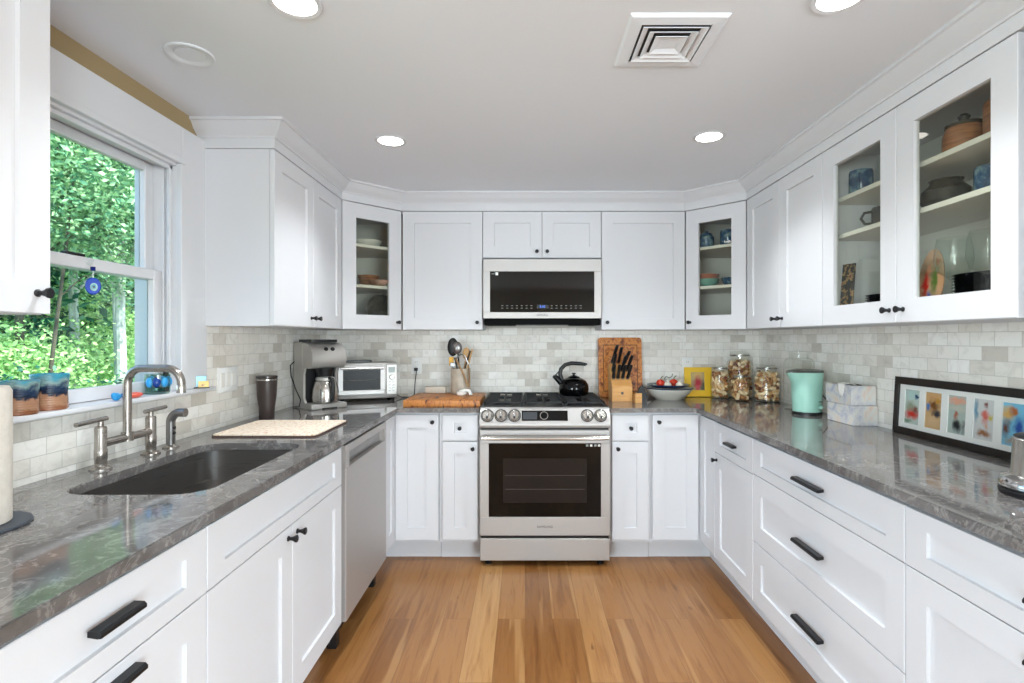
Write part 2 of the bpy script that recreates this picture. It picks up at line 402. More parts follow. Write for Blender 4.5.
def fronts(root, fs, z0):
    for f in fs:
        kind, x0, x1, a, b = f[:5]; o = f[5] if len(f) > 5 else {}
        a -= z0; b -= z0; g = .0015
        mb = MB(); rx = o.get('rx', .074); rz = o.get('rz', rx)
        ring_door(mb, x0+g, x1-g, a+g, b-g, rx, rz, hole=(kind == 'glass'))
        d = mb.build('drawer' if kind == 'drawer' else 'door', WHITE, root, smooth=False)
        if kind == 'glass': MB().box(x0+rx-.004, x1-rx+.004, -.012, -.008, a+rz-.004, b-rz+.004).build('glass_pane', GLASSCAB, d, smooth=False)
        if 'knob' in o: knob(o['knob'][0], o['knob'][1]-z0, d)
        if 'pull' in o: pull(o['pull'][0], o['pull'][1]-z0, o['pull'][2], d)
def carcass(root, w, h, depth, zb=0, m=WHITE):
    MB().box(.001, w-.001, 0, depth, zb, h).build('carcass', m, root, smooth=False)
def hollow(root, w, h, depth, shelves=(), zb=0, top=True, m=WHITE, mi=INSIDE):
    t = .018; mb = MB()
    mb.box(.001, t, 0, depth, zb, h); mb.box(w-t, w-.001, 0, depth, zb, h); mb.box(t, w-t, 0, depth, zb, zb+t)
    if top: mb.box(t, w-t, 0, depth, h-t, h)
    mb.build('carcass', m, root, smooth=False)
    MB().box(t, w-t, depth-.008, depth-.001, zb+t, h-t).build('back_panel', mi, root, smooth=False)
    for z in shelves: MB().box(t+.001, w-t-.001, .012, depth-.01, z-.018, z, .001).build('shelf', SHELFW, root)
def toe(root, w): MB().box(.001, w-.001, .07, .085, 0, .115).build('toe_kick', WHITE, root, smooth=False)
UZ0, UZ1 = 1.378, 2.144
BT = .886
XUL, XUR, YU = -1.107, 1.337, 3.447        # carcass front planes, wall cabinets
XBL, XBR, YBB = -.787, 1.052, 3.142        # carcass front planes, base cabinets
DU = .298
KZ = 1.425

c = thing('wall_cabinet', 'white two-door wall cabinet right of the sink window', 'cabinet', (XUL,2.295,UZ0), R(90))
carcass(c, .843, UZ1-UZ0, DU-.004)
fronts(c, [('door',0,.425,UZ0,UZ1,{'knob':(.395,KZ)}),('door',.425,.843,UZ0,UZ1,{'knob':(.458,KZ)})], UZ0)

c = thing('wall_cabinet', 'white wall cabinet at the far left edge, nearer than the sink window', 'cabinet', (XUL,.326,UZ0), R(90))
carcass(c, .888, UZ1-UZ0, DU-.004)
fronts(c, [('door',0,.444,UZ0,UZ1,{'knob':(.41,KZ)}),('door',.444,.888,UZ0,UZ1,{'knob':(.853,KZ)})], UZ0)

c = thing('wall_cabinet', 'white single-door wall cabinet left of the microwave', 'cabinet', (-.792,YU,UZ0))
carcass(c, .518, UZ1-UZ0, DU-.006); fronts(c, [('door',0,.518,UZ0,UZ1,{'knob':(.485,KZ)})], UZ0)
c = thing('wall_cabinet', 'short white two-door cabinet directly above the microwave', 'cabinet', (-.273,YU,1.842))
carcass(c, .766, UZ1-1.842, DU-.006)
fronts(c, [('door',0,.383,1.842,UZ1,{'knob':(.35,1.882)}),('door',.383,.766,1.842,UZ1,{'knob':(.416,1.882)})], 1.842)
c = thing('wall_cabinet', 'white single-door wall cabinet right of the microwave', 'cabinet', (.494,YU,UZ0))
carcass(c, .54, UZ1-UZ0, DU-.006); fronts(c, [('door',0,.54,UZ0,UZ1,{'knob':(.035,KZ)})], UZ0)

def corner_wall(label, p0, p1, rz, pts, kx):
    root = thing('corner_wall_cabinet', label, 'cabinet', (p0[0],p0[1],UZ0), rz)
    inv = Matrix.Rotation(-rz, 2)
    loc = [tuple(inv @ Vector((x-p0[0],y-p0[1]))) for x, y in pts]      # outline, local
    w = (Vector(p1)-Vector(p0)).length; H = UZ1-UZ0
    cx = sum(p[0] for p in loc)/len(loc); cy = sum(p[1] for p in loc)/len(loc)
    mb = MB(); mb.prism(loc, 0, .018); mb.prism(loc, H-.018, H)
    mb.box(0, .03, 0, .015, .018, H-.018); mb.box(w-.03, w, 0, .015, .018, H-.018)
    mb.build('carcass', WHITE, root, smooth=False)
    n = len(loc); mb = MB(); ins = [(cx+(x-cx)*.97, cy+(y-cy)*.97) for x, y in loc]
    for i in range(1, n-1+1):
        a, b = loc[i], loc[(i+1)%n]; c_, d = ins[(i+1)%n], ins[i]
        mb.prism([a,b,c_,d], .018, H-.018)
    mb.build('side_panel', INSIDE, root, smooth=False)
    sh = [(cx+(x-cx)*.955, cy+(y-cy)*.955) for x, y in loc]
    for z in (1.905, 1.655): MB().prism(sh, z-.018-UZ0, z-UZ0).build('shelf', SHELFW, root, smooth=False)
    fronts(root, [('glass',.002,w-.002,UZ0,UZ1,{'knob':(kx if kx > 0 else w+kx,KZ),'rx':.088})], UZ0)
    return root
s2 = .022*math.sin(PI/4)
corner_wall('white diagonal corner wall cabinet with a glass door, in the left corner', (-1.087-s2+.002,3.140+s2), (-.796-s2,3.429+s2), R(45),
    [(-1.087-s2+.002,3.140+s2),(-.796-s2,3.429+s2),(-.796-s2,YB-.002),(XL+.004,YB-.002),(XL+.004,3.140+s2)], -.035)
corner_wall('white diagonal corner wall cabinet with a glass door, in the right corner', (1.036+s2,3.429+s2), (1.317+s2-.002,3.148+s2), R(-45),
    [(1.036+s2,3.429+s2),(1.317+s2-.002,3.148+s2),(XR-.002,3.148+s2),(XR-.002,YB-.002),(1.036+s2,YB-.002)], .035)

c = thing('wall_cabinet', 'white two-door wall cabinet between the right corner and the glazed cabinet', 'cabinet', (XUR,3.141,UZ0), R(-90))
carcass(c, .797, UZ1-UZ0, XR-XUR-.003)
fronts(c, [('door',0,.398,UZ0,UZ1,{'knob':(.365,KZ)}),('door',.398,.797,UZ0,UZ1,{'knob':(.432,KZ)})], UZ0)
c = thing('glazed_wall_cabinet', 'large white wall cabinet with two glass doors on the right wall', 'cabinet', (XUR,2.343,UZ0), R(-90))
hollow(c, .93, UZ1-UZ0, XR-XUR-.003, (1.925-UZ0, 1.768-UZ0), mi=INSIDE)
MB().box(.44,.49,.0,.018,.018,UZ1-UZ0-.018).build('centre_stile', WHITE, c, smooth=False)
fronts(c, [('glass',0,.465,UZ0,UZ1,{'knob':(.43,KZ),'rx':.082}),('glass',.465,.93,UZ0,UZ1,{'knob':(.50,KZ),'rx':.082})], UZ0)
c = thing('wall_cabinet', 'white wall cabinet at the far right edge, nearer than the glazed cabinet', 'cabinet', (XUR,1.398,UZ0), R(-90))
carcass(c, .9, UZ1-UZ0, XR-XUR-.003); fronts(c, [('door',0.012,.45,UZ0,UZ1,{'knob':(.415,KZ)}),('door',.45,.9,UZ0,UZ1,{'knob':(.485,KZ)})], UZ0)

# base cabinets
TZ, DZ = .872, .713
DR = dict(rx=.074, rz=.045)
c = thing('base_cabinet', 'white base cabinet with a drawer over a pull-out at the lower left edge', 'cabinet', (XBL,.66,0), R(90))
carcass(c, .614, BT, .60, .115); toe(c, .614)
fronts(c, [('drawer',0,.614,DZ,TZ,dict(DR,pull=(.322,.806,.112))),('drawer',0,.614,.135,DZ,{'pull':(.325,.684,.112)})], 0)
c = thing('sink_cabinet', 'white two-door base cabinet under the sink with a false drawer front', 'cabinet', (XBL,1.276,0), R(90))
hollow(c, .936, BT, .60, (), .115, False, WHITE, WHITE); toe(c, .936)
MB().box(.018,.918,0,.016,.70,BT).build('front_rail', WHITE, c, smooth=False)
fronts(c, [('drawer',0,.936,DZ,TZ,DR),('door',0,.468,.135,DZ,{'knob':(.435,.677)}),('door',.468,.936,.135,DZ,{'knob':(.503,.677)})], 0)
def corner_base(label, side):
    root = thing('corner_base_cabinet', label, 'cabinet', (XBL if side < 0 else XBR, YBB, 0))
    if side < 0:
        P = [(XL+.014,YB-.01),(XL+.014,2.893),(XBL,2.893),(XBL,YBB),(-.508,YBB),(-.508,YB-.01)]
        K = [(-.87,2.893),(-.857,2.893),(-.857,3.215),(-.508,3.215),(-.508,3.228),(-.87,3.228)]
    else:
        P = [(XR-.01,YB-.01),(.748,YB-.01),(.748,YBB),(XBR,YBB),(XBR,2.882),(XR-.01,2.882)]
        K = [(1.135,2.882),(1.135,3.228),(.748,3.228),(.748,3.215),(1.122,3.215),(1.122,2.882)]
    ox = XBL if side < 0 else XBR
    f = lambda pts: [(x-ox,y-YBB) for x, y in pts]
    MB().prism(f(P), .115, BT).build('carcass', WHITE, root, smooth=False)
    MB().prism(f(K), 0, .115).build('toe_kick', WHITE, root, smooth=False)
    # door on the back run
    a, b = (-.764,-.512) if side < 0 else (.752,1.022)
    mb = MB(); ring_door(mb, a-ox, b-ox, .135, TZ, .072, .075); d = mb.build('door', WHITE, root, smooth=False)
    knob((-.542 if side < 0 else .785)-ox, .832, d)
    # door on the side run
    mb = MB(); ring_door(mb, 0, .225 if side < 0 else .232, .135, TZ, .07, .075)
    Mx = T(0,-.249,0) @ RZ(90) if side < 0 else T(0,-.026,0) @ RZ(-90)
    for v in mb.bm.verts: v.co = Mx @ v.co
    mb.build('door', WHITE, root, smooth=False)
corner_base('white corner base cabinet left of the range, between dishwasher and small drawer', -1)
corner_base('white corner base cabinet right of the range, where the two right runs meet', 1)
c = thing('base_cabinet', 'narrow white base cabinet with one small drawer, touching the left side of the range', 'cabinet', (-.506,YBB,0))
carcass(c, .238, BT, .595, .115); toe(c, .238)
fronts(c, [('drawer',.018,.23,.719,TZ,dict(rx=.07,rz=.045,knob=(.124,.796))),('door',.018,.23,.135,.716,{'knob':(.2,.675),'rx':.07})], 0)
c = thing('base_cabinet', 'narrow white base cabinet with one small drawer, touching the right side of the range', 'cabinet', (.5,YBB,0))
carcass(c, .246, BT, .595, .115); toe(c, .246)
fronts(c, [('drawer',.012,.23,.719,TZ,dict(rx=.07,rz=.045,knob=(.121,.796))),('door',.012,.23,.135,.716,{'knob':(.045,.675),'rx':.07})], 0)
c = thing('base_cabinet', 'white base cabinet with a drawer over one door, beside the right corner', 'cabinet', (XBR,2.880,0), R(-90))
carcass(c, .482, BT, .595, .115); toe(c, .482)
fronts(c, [('drawer',0,.482,.708,TZ,dict(DR,pull=(.24,.792,.115))),('door',0,.482,.135,.708,{'knob':(.035,.67)})], 0)
c = thing('drawer_cabinet', 'wide white base cabinet with three stacked drawers on the right', 'cabinet', (XBR,2.396,0), R(-90))
carcass(c, .958, BT, .595, .115); toe(c, .958)
fronts(c, [('drawer',0,.958,DZ,TZ,dict(DR,pull=(.478,.797,.182))),('drawer',0,.958,.412,DZ,{'pull':(.478,.565,.182),'rx':.078}),('drawer',0,.958,.135,.412,{'pull':(.478,.275,.182),'rx':.078})], 0)
c = thing('base_cabinet', 'white base cabinet with a drawer over a pull-out at the lower right edge', 'cabinet', (XBR,1.436,0), R(-90))
carcass(c, .91, BT, .595, .115); toe(c, .91)
fronts(c, [('drawer',0,.91,DZ,TZ,dict(DR,pull=(.455,.797,.182))),('drawer',0,.91,.135,DZ,{'pull':(.455,.672,.182)})], 0)

# ------------------------------------------------------------------ countertops and sink
CT0, CT1 = .888, .914
hole = rrect(-1.245,-.855,1.392,2.07,.085,8)
def ogee(poly, name, label, holes=()):
    mb = MB(); mb.prism(poly, CT0, CT1, holes)
    es = [e for e in mb.bm.edges if len(e.link_faces) == 2 and abs(e.verts[0].co.z-CT1) < 1e-5 and abs(e.verts[1].co.z-CT1) < 1e-5 and e.calc_face_angle(0) > 1]
    bmesh.ops.bevel(mb.bm, geom=es, offset=.003, segments=2, affect='EDGES')
    return tag(mb.build(name, QUARTZ, ang=40), label, 'countertop')
def arc(cx, cy, r, a0, a1, n=5): return [(cx+r*math.cos(R(a0+(a1-a0)*i/n)), cy+r*math.sin(R(a0+(a1-a0)*i/n))) for i in range(n+1)]
cxl, cxr, cyf = -.7445, 1.01, 3.098
ogee([(XT+.001,.1),(cxl,.1)]+arc(cxl+.03,cyf-.03,.03,180,90)+[(-.2685,cyf),(-.2685,YB-.009),(XT+.001,YB-.009)], 'countertop', 'polished grey veined stone countertop on the left, around the sink', [hole])
ogee([(.4985,cyf)]+arc(cxr-.03,cyf-.03,.03,90,0)+[(cxr,.1),(XR-.009,.1),(XR-.009,YB-.009),(.4985,YB-.009)], 'countertop', 'polished grey veined stone countertop on the right, under the long photo frame')

sk = thing('sink', 'dark stainless undermount single-bowl sink in the left countertop', 'sink', (-1.05,1.73,.665))
def off(pts, d, cx=-1.05, cy=1.73): return [((x-cx)*(1+d/.25), (y-cy)*(1+d/.38)) for x, y in pts]
mb = MB(); levels = [(0,.2225),(0,.03),(-.01,.012),(-.03,.004)]; rings = []
big = rrect(-1.247,-.853,1.388,2.074,.087,8)
for d, z in levels: rings.append([mb.bm.verts.new((x,y,z)) for x, y in off(big, d)])
for a, b in zip(rings, rings[1:]):
    for i in range(len(a)): j = (i+1)%len(a); mb.bm.faces.new((a[i],a[j],b[j],b[i]))
mb.bm.faces.new(rings[-1])
rim = [mb.bm.verts.new((x,y,.2225)) for x, y in off(big, .012)]
for i in range(len(rim)): j = (i+1)%len(rim); mb.bm.faces.new((rim[i],rim[j],rings[0][j],rings[0][i]))
mb.build('bowl', SINKM, sk)
MB().lathe([(.0,.0055),(.035,.0055),(.045,.0085),(.045,.0045)], 24, close=False).build('drain', CHROME, sk)
# ------------------------------------------------------------------ ceiling fixtures
for x, y, lab in ((-.636,2.509,'lit round recessed ceiling light above the left front of the range'),(.854,2.459,'lit round recessed ceiling light above the right front of the range'),
                  (-.64,1.475,'lit recessed ceiling light cut by the top of the photo, left of the vent'),(.864,1.453,'lit recessed ceiling light cut by the top of the photo, right of the vent')):
    t = thing('recessed_light', lab, 'ceiling light', (x,y,ZC), 0, 'recessed ceiling lights')
    MB().lathe([(.058,0),(.072,0),(.074,-.003),(.070,-.006),(.058,-.004)], 32, close=False).build('trim_ring', TRIMW, t)
    MB().lathe([(0,-.0035),(.058,-.0035),(.058,-.001),(0,-.001)], 32).build('lens', LED, t)
    lamp('recessed_lamp', 'SPOT', (x,y,ZC-.02), (0,0,0), 24, (.90,.965,1), spot_size=R(124), spot_blend=1, shadow_soft_size=.055)
t = thing('ceiling_speaker', 'unlit flush round white fitting in the ceiling near the window', 'ceiling fixture', (-1.103,1.745,ZC))
MB().lathe([(.046,0),(.072,0),(.074,-.003),(.070,-.006),(.050,-.004),(.046,-.002)], 32, close=False).build('trim_ring', CEIL, t)
MB().lathe([(0,-.004),(.044,-.004),(.046,-.001),(0,-.001)], 32).build('cover', CEIL, t)

DUCT = mat('duct_dark', '#3a3a3c', .8)
t = thing('air_vent', 'square white louvred air vent in the ceiling', 'vent', (.45,1.67,ZC))
def sqring(mb, a, b, za, zb, th=.0015):
    P = []
    for h, z in ((a,za),(b,zb),(b,zb+th),(a,za+th)): P.append([mb.bm.verts.new((sx*h,sy*h,z)) for sx, sy in ((-1,-1),(1,-1),(1,1),(-1,1))])
    for k in range(4):
        for i in range(4): mb.bm.faces.new((P[k][i],P[k][(i+1)%4],P[(k+1)%4][(i+1)%4],P[(k+1)%4][i]))
mb = MB(); sqring(mb, .146, .138, -.001, -.008); sqring(mb, .138, .104, -.008, -.010); sqring(mb, .104, .104, -.010, -.002)
mb.build('frame', CEIL, t, smooth=False)
MB().box(-.1045,.1045,-.1045,.1045,-.002,-.0008).build('duct_opening', DUCT, t, smooth=False)
for a, b in ((.098,.080),(.074,.056),(.050,.028)):
    mb = MB(); sqring(mb, a, b, -.014, -.006)
    if b < .03: mb.box(-.029,.029,-.029,.029,-.0072,-.006)
    mb.build('louvre', CEIL, t, smooth=False)

# ------------------------------------------------------------------ microwave
t = thing('microwave', 'over-the-range microwave with a beige steel frame and black glass door', 'microwave', (.111,3.394,1.404))
MB().box(-.379,.379,.02,.34,.045,.43,.002).build('body', BLACKP, t)
mb = MB(); ring_door(mb, -.379,.379,.046,.427,.046,.0,y0=0,y1=.02,hole=True); mb.bm.free()
mb = MB(); mb.box(-.379,.379,0,.02,.046,.087,.002); mb.box(-.379,.379,0,.02,.347,.427,.002); mb.box(-.379,-.335,0,.02,.087,.347,.001); mb.box(.333,.379,0,.02,.087,.347,.001)
d = mb.build('door_frame', STEEL, t)
MB().box(-.335,.333,.003,.018,.087,.347).build('door_glass', BLACKG, d, smooth=False)
BTNM = mat('button_print', '#9a9a98', .5); BLUED = mat('display_blue', '#1b2a55', .4, emit='#3f6fe0', es=1.2); DISPG = mat('display_glass', '#2a3138', .2)
for k in range(7):
    for sx in (-1, 1):
        x = sx*(.065+k*.031)-.005
        for z in (.112,.128): MB().box(x-.006,x+.006,.0022,.003,z-.0015,z+.0015).build('button', BTNM, d, smooth=False)
MB().box(-.035,.04,.0022,.003,.11,.134).build('display', DISPG, d, smooth=False)
text('5:10', .02, BLUED, d, T(.0,.0019,.122) @ RX(90), 'clock_digits')
MB().box(-.325,-.305,.0022,.003,.330,.334).build('sticker', BTNM, d, smooth=False); MB().box(-.30,-.283,.0022,.003,.323,.342).build('sticker', CERW, d, smooth=False)
text('SAMSUNG', .016, LOGO, d, T(0,-.0008,.067) @ RX(90), 'logo')
MB().box(-.375,.375,.03,.33,.004,.044,.004).build('vent_hood', mat('hood_black','#070707',.6,spec=.1), t)
MB().box(-.17,.17,.025,.2,0,.006,.002).build('grease_filter', STEELD, t)
# under-cabinet puck bracket bits are omitted: too small to read

# ------------------------------------------------------------------ range
t = thing('range', 'slide-in stainless gas range with a black oven window and five knobs', 'stove', (.115,3.065,0))
MB().box(-.374,.374,.035,.66,.03,.905).build('body', STEELD, t, smooth=False)
d = None
mb = MB(); mb.box(-.376,.376,0,.034,.181,.29,.003); mb.box(-.376,.376,0,.034,.715,.793,.003); mb.box(-.376,-.325,0,.034,.29,.715,.001); mb.box(.325,.376,0,.034,.29,.715,.001)
d = mb.build('oven_door', STEEL, t)
MB().box(-.325,.325,.002,.030,.29,.715).build('door_glass', BLACKG, d, smooth=False)
OVW = mat('oven_window', '#211d1c', .12, spec=.3)
w_ = MB().box(-.243,.243,.001,.0022,.372,.628).build('inner_window', OVW, d, smooth=False)
for z in (.45,.53): MB().tube([(-.23,.0008,z),(.23,.0008,z)], .0012, 6).build('oven_rack', mat('rack_grey','#4a4542',.4), d)
for i, x in enumerate((.245,.268,.292,.314)): MB().box(x-.007,x+.007,.0012,.002,.697,.709).build('sticker', (CERW if i % 2 else BTNM), d, smooth=False)
mb = MB(); mb.tube([(-.362,-.045,.757),(-.30,-.050,.757),(0,-.053,.757),(.30,-.050,.757),(.362,-.045,.757)], .0165, 20, flat=.72)
for sx in (-1, 1): mb.box(sx*.345-.012,sx*.345+.012,-.045,.002,.745,.769,.003)
mb.build('handle', STEELB, d)
text('SAMSUNG', .020, LOGO, d, T(0,-.0008,.233) @ RX(90), 'logo')
MB().box(-.375,.375,.002,.034,.036,.163,.003).build('drawer', STEEL, t)
MB().box(-.37,.37,.012,.03,.163,.181).build('gap_strip', BLACKP, t, smooth=False)
MB().box(-.37,.37,.02,.034,.793,.806).build('gap_strip', BLACKP, t, smooth=False)
for x in (-.33,.33): MB().lathe([(.02,0),(.02,.008),(.012,.01),(.012,.036)], 16, T(x,.06,0)).build('foot', BLACKP, t)
# control panel: slanted face over a rounded nose
mb = MB(); prof = [(.05,.806),(-.006,.806),(-.014,.812),(-.017,.826),(-.012,.836),(.020,.914),(.028,.920),(.05,.920)]
a = [mb.bm.verts.new((-.376,y,z)) for y, z in prof]; b = [mb.bm.verts.new((.376,y,z)) for y, z in prof]
for i in range(len(prof)): j = (i+1)%len(prof); mb.bm.faces.new((a[i],a[j],b[j],b[i]))
mb.bm.faces.new(a); mb.bm.faces.new(b[::-1]); p = mb.build('control_panel', STEEL, t, ang=50)
tilt = math.degrees(math.atan2(.078,.032)); PM = T(0,.004,.875) @ RX(tilt)      # local z = panel normal (towards the room)
MB().box(-.134,.132,-.030,.030,-.002,.0012).build('control_display', BLACKG, p, smooth=False).matrix_local = PM
x_ = MB().box(-.128,-.045,-.022,.022,.0012,.0018).build('display_window', mat('screen_grey','#3c3e42',.3), p, smooth=False); x_.matrix_local = PM
x_ = MB().lathe([(.020,0),(.024,0),(.024,.003),(.020,.003)], 32, close=False).build('dial_ring', STEELB, p); x_.matrix_local = PM @ T(-.005,0,.0012)
for x in (-.332,-.254,-.176,.245,.322):
    k = MB().lathe([(.032,0),(.032,.004),(.029,.006),(.028,.020),(.025,.026),(0,.026)], 28).build('knob', STEELB, p); k.matrix_local = PM @ T(x,0,0)
    g = MB().box(-.006,.006,-.026,.026,.024,.040,.003,2).build('knob_grip', CHROME, k)
    MB().box(-.005,.005,-.026,-.012,.0402,.0408).build('knob_mark', BLACKP, k, smooth=False)
    MB().lathe([(.033,0),(.0375,.0),(.0375,.004),(.033,.004)], 28, close=False).build('knob_collar', BLACKP, k)
MB().box(-.378,.378,.05,.665,.905,.922,.003).build('cooktop', mat('cooktop_enamel','#161618',.45), t)
for x, y, r in ((-.25,.19,.05),(-.25,.50,.04),(0,.35,.045),(.25,.19,.045),(.25,.50,.05)):
    bn = MB().lathe([(r,.9215),(r,.930),(r*.75,.934),(0,.934)], 28, T(x,y,0)).build('burner', IRON, t)
    MB().lathe([(r*1.25,.9218),(r*1.25,.925),(r,.925)], 28, T(x,y,0), close=False).build('burner_ring', BLACKM, bn)
for gx0, gx1 in ((-.36,-.125),(-.118,.118),(.125,.36)):
    mb = MB(); z0, z1 = .936, .946; y0, y1 = .085, .635; xm = (gx0+gx1)/2
    for bx in ((gx0,gx0+.012,y0,y1),(gx1-.012,gx1,y0,y1),(gx0,gx1,y0,y0+.012),(gx0,gx1,y1-.012,y1),(gx0,gx1,.355,.367),(xm-.006,xm+.006,y0,y1)):
        mb.box(*bx, z0, z1, .0015)
    for yy in (.155,.225,.29,.43,.50,.57): mb.box(gx0, xm-.04, yy-.005, yy+.005, z0, z1, .001); mb.box(xm+.04, gx1, yy-.005, yy+.005, z0, z1, .001)
    for xx in (gx0+.006,gx1-.006):
        for yy in (y0+.006,.36,y1-.006): mb.box(xx-.007,xx+.007,yy-.007,yy+.007,.922,z0)
    mb.build('grate', IRON, t, smooth=False)

# ------------------------------------------------------------------ dishwasher
t = thing('dishwasher', 'stainless dishwasher with a pocket handle under the left countertop', 'dishwasher', (-.755,2.228,0), R(90))
MB().box(.006,.656,.03,.60,.10,.875).build('body', BLACKP, t, smooth=False)
mb = MB(); mb.box(.008,.654,0,.029,.125,.775,.003); mb.box(.008,.654,0,.029,.838,.872,.002); mb.box(.008,.05,0,.029,.775,.838); mb.box(.612,.654,0,.029,.775,.838)
mb.build('door', STEEL, t)
mb = MB(); mb.box(.05,.612,.024,.029,.775,.838); mb.build('pocket_handle', STEELD, t, smooth=False)
MB().box(.01,.652,.075,.09,.02,.122).build('toe_kick', BLACKP, t, smooth=False)
for x in (.05,.61): MB().box(x-.02,x+.02,.05,.09,0,.10).build('foot', BLACKP, t, smooth=False)

# ------------------------------------------------------------------ faucet
FX = -1.328
t = thing('bridge_faucet', 'brushed nickel bridge faucet with two lever handles behind the sink', 'faucet', (FX,1.77,.914))
y1, y2 = -.111, .111
for k, (y, la, lb) in enumerate(((y1,-.092,.024),(y2,-.03,.078))):
    MB().lathe([(.030,0),(.030,.004),(.024,.010),(.0165,.012),(.0165,.03),(.0175,.032),(.0175,.062),(.0165,.064),(.0165,.128),(.0145,.134),(.008,.136),(.008,.15),(0,.15)], 28, T(0,y,0)).build('post', NICKEL, t)
    MB().tube([(0,y+la,.153),(0,y+lb,.157)], .0072, 14).build('lever', NICKEL, t)
MB().tube([(0,y1,.080),(0,y2,.080)], .0135, 20).build('bridge', NICKEL, t)
pts = [(0,0,.08),(0,0,.26)]+[(.05-.05*math.cos(R(a)),0,.26+.05*math.sin(R(a))) for a in range(10,91,10)]+[(.130+.05*math.sin(R(a)),0,.26+.05*math.cos(R(a))) for a in range(0,91,10)]+[(.18,0,.25)]
MB().tube(pts, .0128, 20).build('spout', NICKEL, t)
MB().lathe([(.0142,0),(.0142,.022),(.0128,.026)], 20, T(.18,0,.228)).build('aerator', STEELB, t)
MB().lathe([(.018,0),(.018,.03)], 20, T(0,0,.068)).build('collar', NICKEL, t)
t = thing('side_sprayer', 'brushed nickel hooked side sprayer right of the faucet', 'sprayer', (-1.330,1.99,.914))
MB().lathe([(.028,0),(.028,.004),(.020,.010),(.0165,.012)], 24).build('base_ring', NICKEL, t)
pts = [(0,0,.01),(0,0,.095)]+[(.038-.038*math.cos(R(a)),0,.095+.038*math.sin(R(a))) for a in range(12,73,12)]+[(.056,0,.131)]
MB().tube(pts, [.0155]*(len(pts)-1)+[.0165], 20).build('spray_body', STEELD, t)
for z in (.055,.075): MB().sphere((.0135,-.002,z), .007, (1,1,1), 2).build('button', BLACKP, t)

# ------------------------------------------------------------------ things on the left counter
t = thing('paper_towel_holder', 'dark round base of a paper towel holder on the near left counter', 'paper towel holder', (-1.192,1.14,.914))
MB().lathe([(0,0),(.098,0),(.100,.003),(.098,.007),(0,.007)], 40).build('base', mat('slate_metal','#3b4048',.45), t)
MB().lathe([(.006,.006),(.006,.31),(0,.31)], 16).build('rod', BLACKM, t)
PAP = noisy('paper_towel', [(.3,'#c2b9ae'),(.7,'#cfc6bb')], 60, .9); bump(PAP, noise(PAP, coords(PAP), 130, 2), .5, .002)
mb = MB(); mb.lathe([(.02,.0),(.062,.0),(.065,.003),(.065,.287),(.060,.297),(.03,.300),(.02,.299)], 40, close=False)
mb.lathe([(.02,.299),(.02,0)], 24, close=False)
tag(mb.build('paper_towel_roll', PAP, loc=(-1.192,1.14,.9215)), 'white paper towel roll standing at the left edge', 'paper towel')
t = thing('travel_tumbler', 'tall dark brown travel tumbler by the left backsplash', 'tumbler', (-1.315,2.70,.914))
TUM = mat('tumbler_brown', '#3a2f2c', .4)
MB().lathe([(0,.0),(.034,0),(.036,.004),(.038,.06),(.046,.12),(.0495,.196),(.0495,.202),(.046,.202),(.044,.15),(0,.14)], 36).build('body', TUM, t)
MB().lathe([(.047,.197),(.0503,.197),(.0503,.203),(.047,.205)], 36, close=False).build('rim_band', STEELB, t)
MB().lathe([(0,.206),(.048,.206),(.0505,.209),(.0505,.218),(.045,.221),(0,.219)], 36).build('lid', mat('lid_smoke','#3f3733',.2), t)
MATM = noisy('drying_mat_print', [(.35,'#c79f7e'),(.45,'#e6d3bd'),(.6,'#efe2d1'),(.72,'#bfa894')], 75, .9)
m_ = thing('drying_mat', 'beige speckled dish drying mat with a dark edge right of the sink', 'mat', (-1.083,2.39,.9145))
MB().prism([(x,y) for x, y in rrect(-.222,.222,-.205,.205,.03)], 0, .006).build('edging', mat('mat_edge','#4a342c',.9), m_)
MB().prism([(x,y) for x, y in rrect(-.216,.216,-.199,.199,.026)], .006, .0105).build('cloth', MATM, m_)

# coffee maker, turned into the corner
t = thing('coffee_maker', 'silver drip coffee maker with a thermal carafe in the left corner', 'coffee maker', (-1.138,3.083,.914), R(46))
SILV = steel('silver_plastic', '#bab6b1', .42, metal=.5)
mb = MB(); W = .104
def side_prism(mb, prof, x0, x1):       # prof in (y,z)
    mb.prism([(y,z) for y, z in prof], x0, x1, M=Matrix(((0,0,1,0),(1,0,0,0),(0,1,0,0),(0,0,0,1))))
side_prism(mb, [(.0,0),(.25,0),(.25,.36),(.245,.385),(.13,.385),(.13,.03),(.0,.03)], -W, W)
mb.build('body', SILV, t, ang=40)
mb = MB(); side_prism(mb, [(.131,.235),(.03,.235),(.004,.250),(-.006,.285),(-.002,.325),(.02,.356),(.06,.376),(.131,.384)], -W+.001, W-.001)
mb.build('brew_head', SILV, t, ang=60)
MB().box(-W+.012,W-.012,.120,.134,.031,.234).build('recess', BLACKP, t, smooth=False)
mb = MB()
for sx in (-1,1): side_prism(mb, [(.131,.03),(.131,.235),(.095,.235),(.112,.20),(.112,.06),(.09,.03)], sx*W-(.012 if sx > 0 else 0), sx*W+(.012 if sx < 0 else 0))
mb.build('side_cheek', SILV, t, ang=40)
mb = MB(); mb.box(-W-.004,W+.004,-.006,.04,.0,.032,.006,3); mb.build('base_lip', SILV, t)
MB().box(-.045,.045,-.0065,.0,.0,.008).build('base_notch', BLACKP, t, smooth=False)
MB().prism(rrect(-.085,.085,.06,.235,.02), .386, .402).build('lid', BLACKP, t)
MB().lathe([(.012,0),(.012,.006),(0,.006)], 16, T(-.015,.012,.345) @ RX(50)).build('button', BLACKP, t); MB().lathe([(.012,0),(.012,.006),(0,.006)], 16, T(.025,.012,.345) @ RX(50)).build('button', BLACKP, t)
MB().lathe([(.04,.175),(.055,.235)], 24, T(0,.06,0)).build('filter_basket', BLACKP, t)
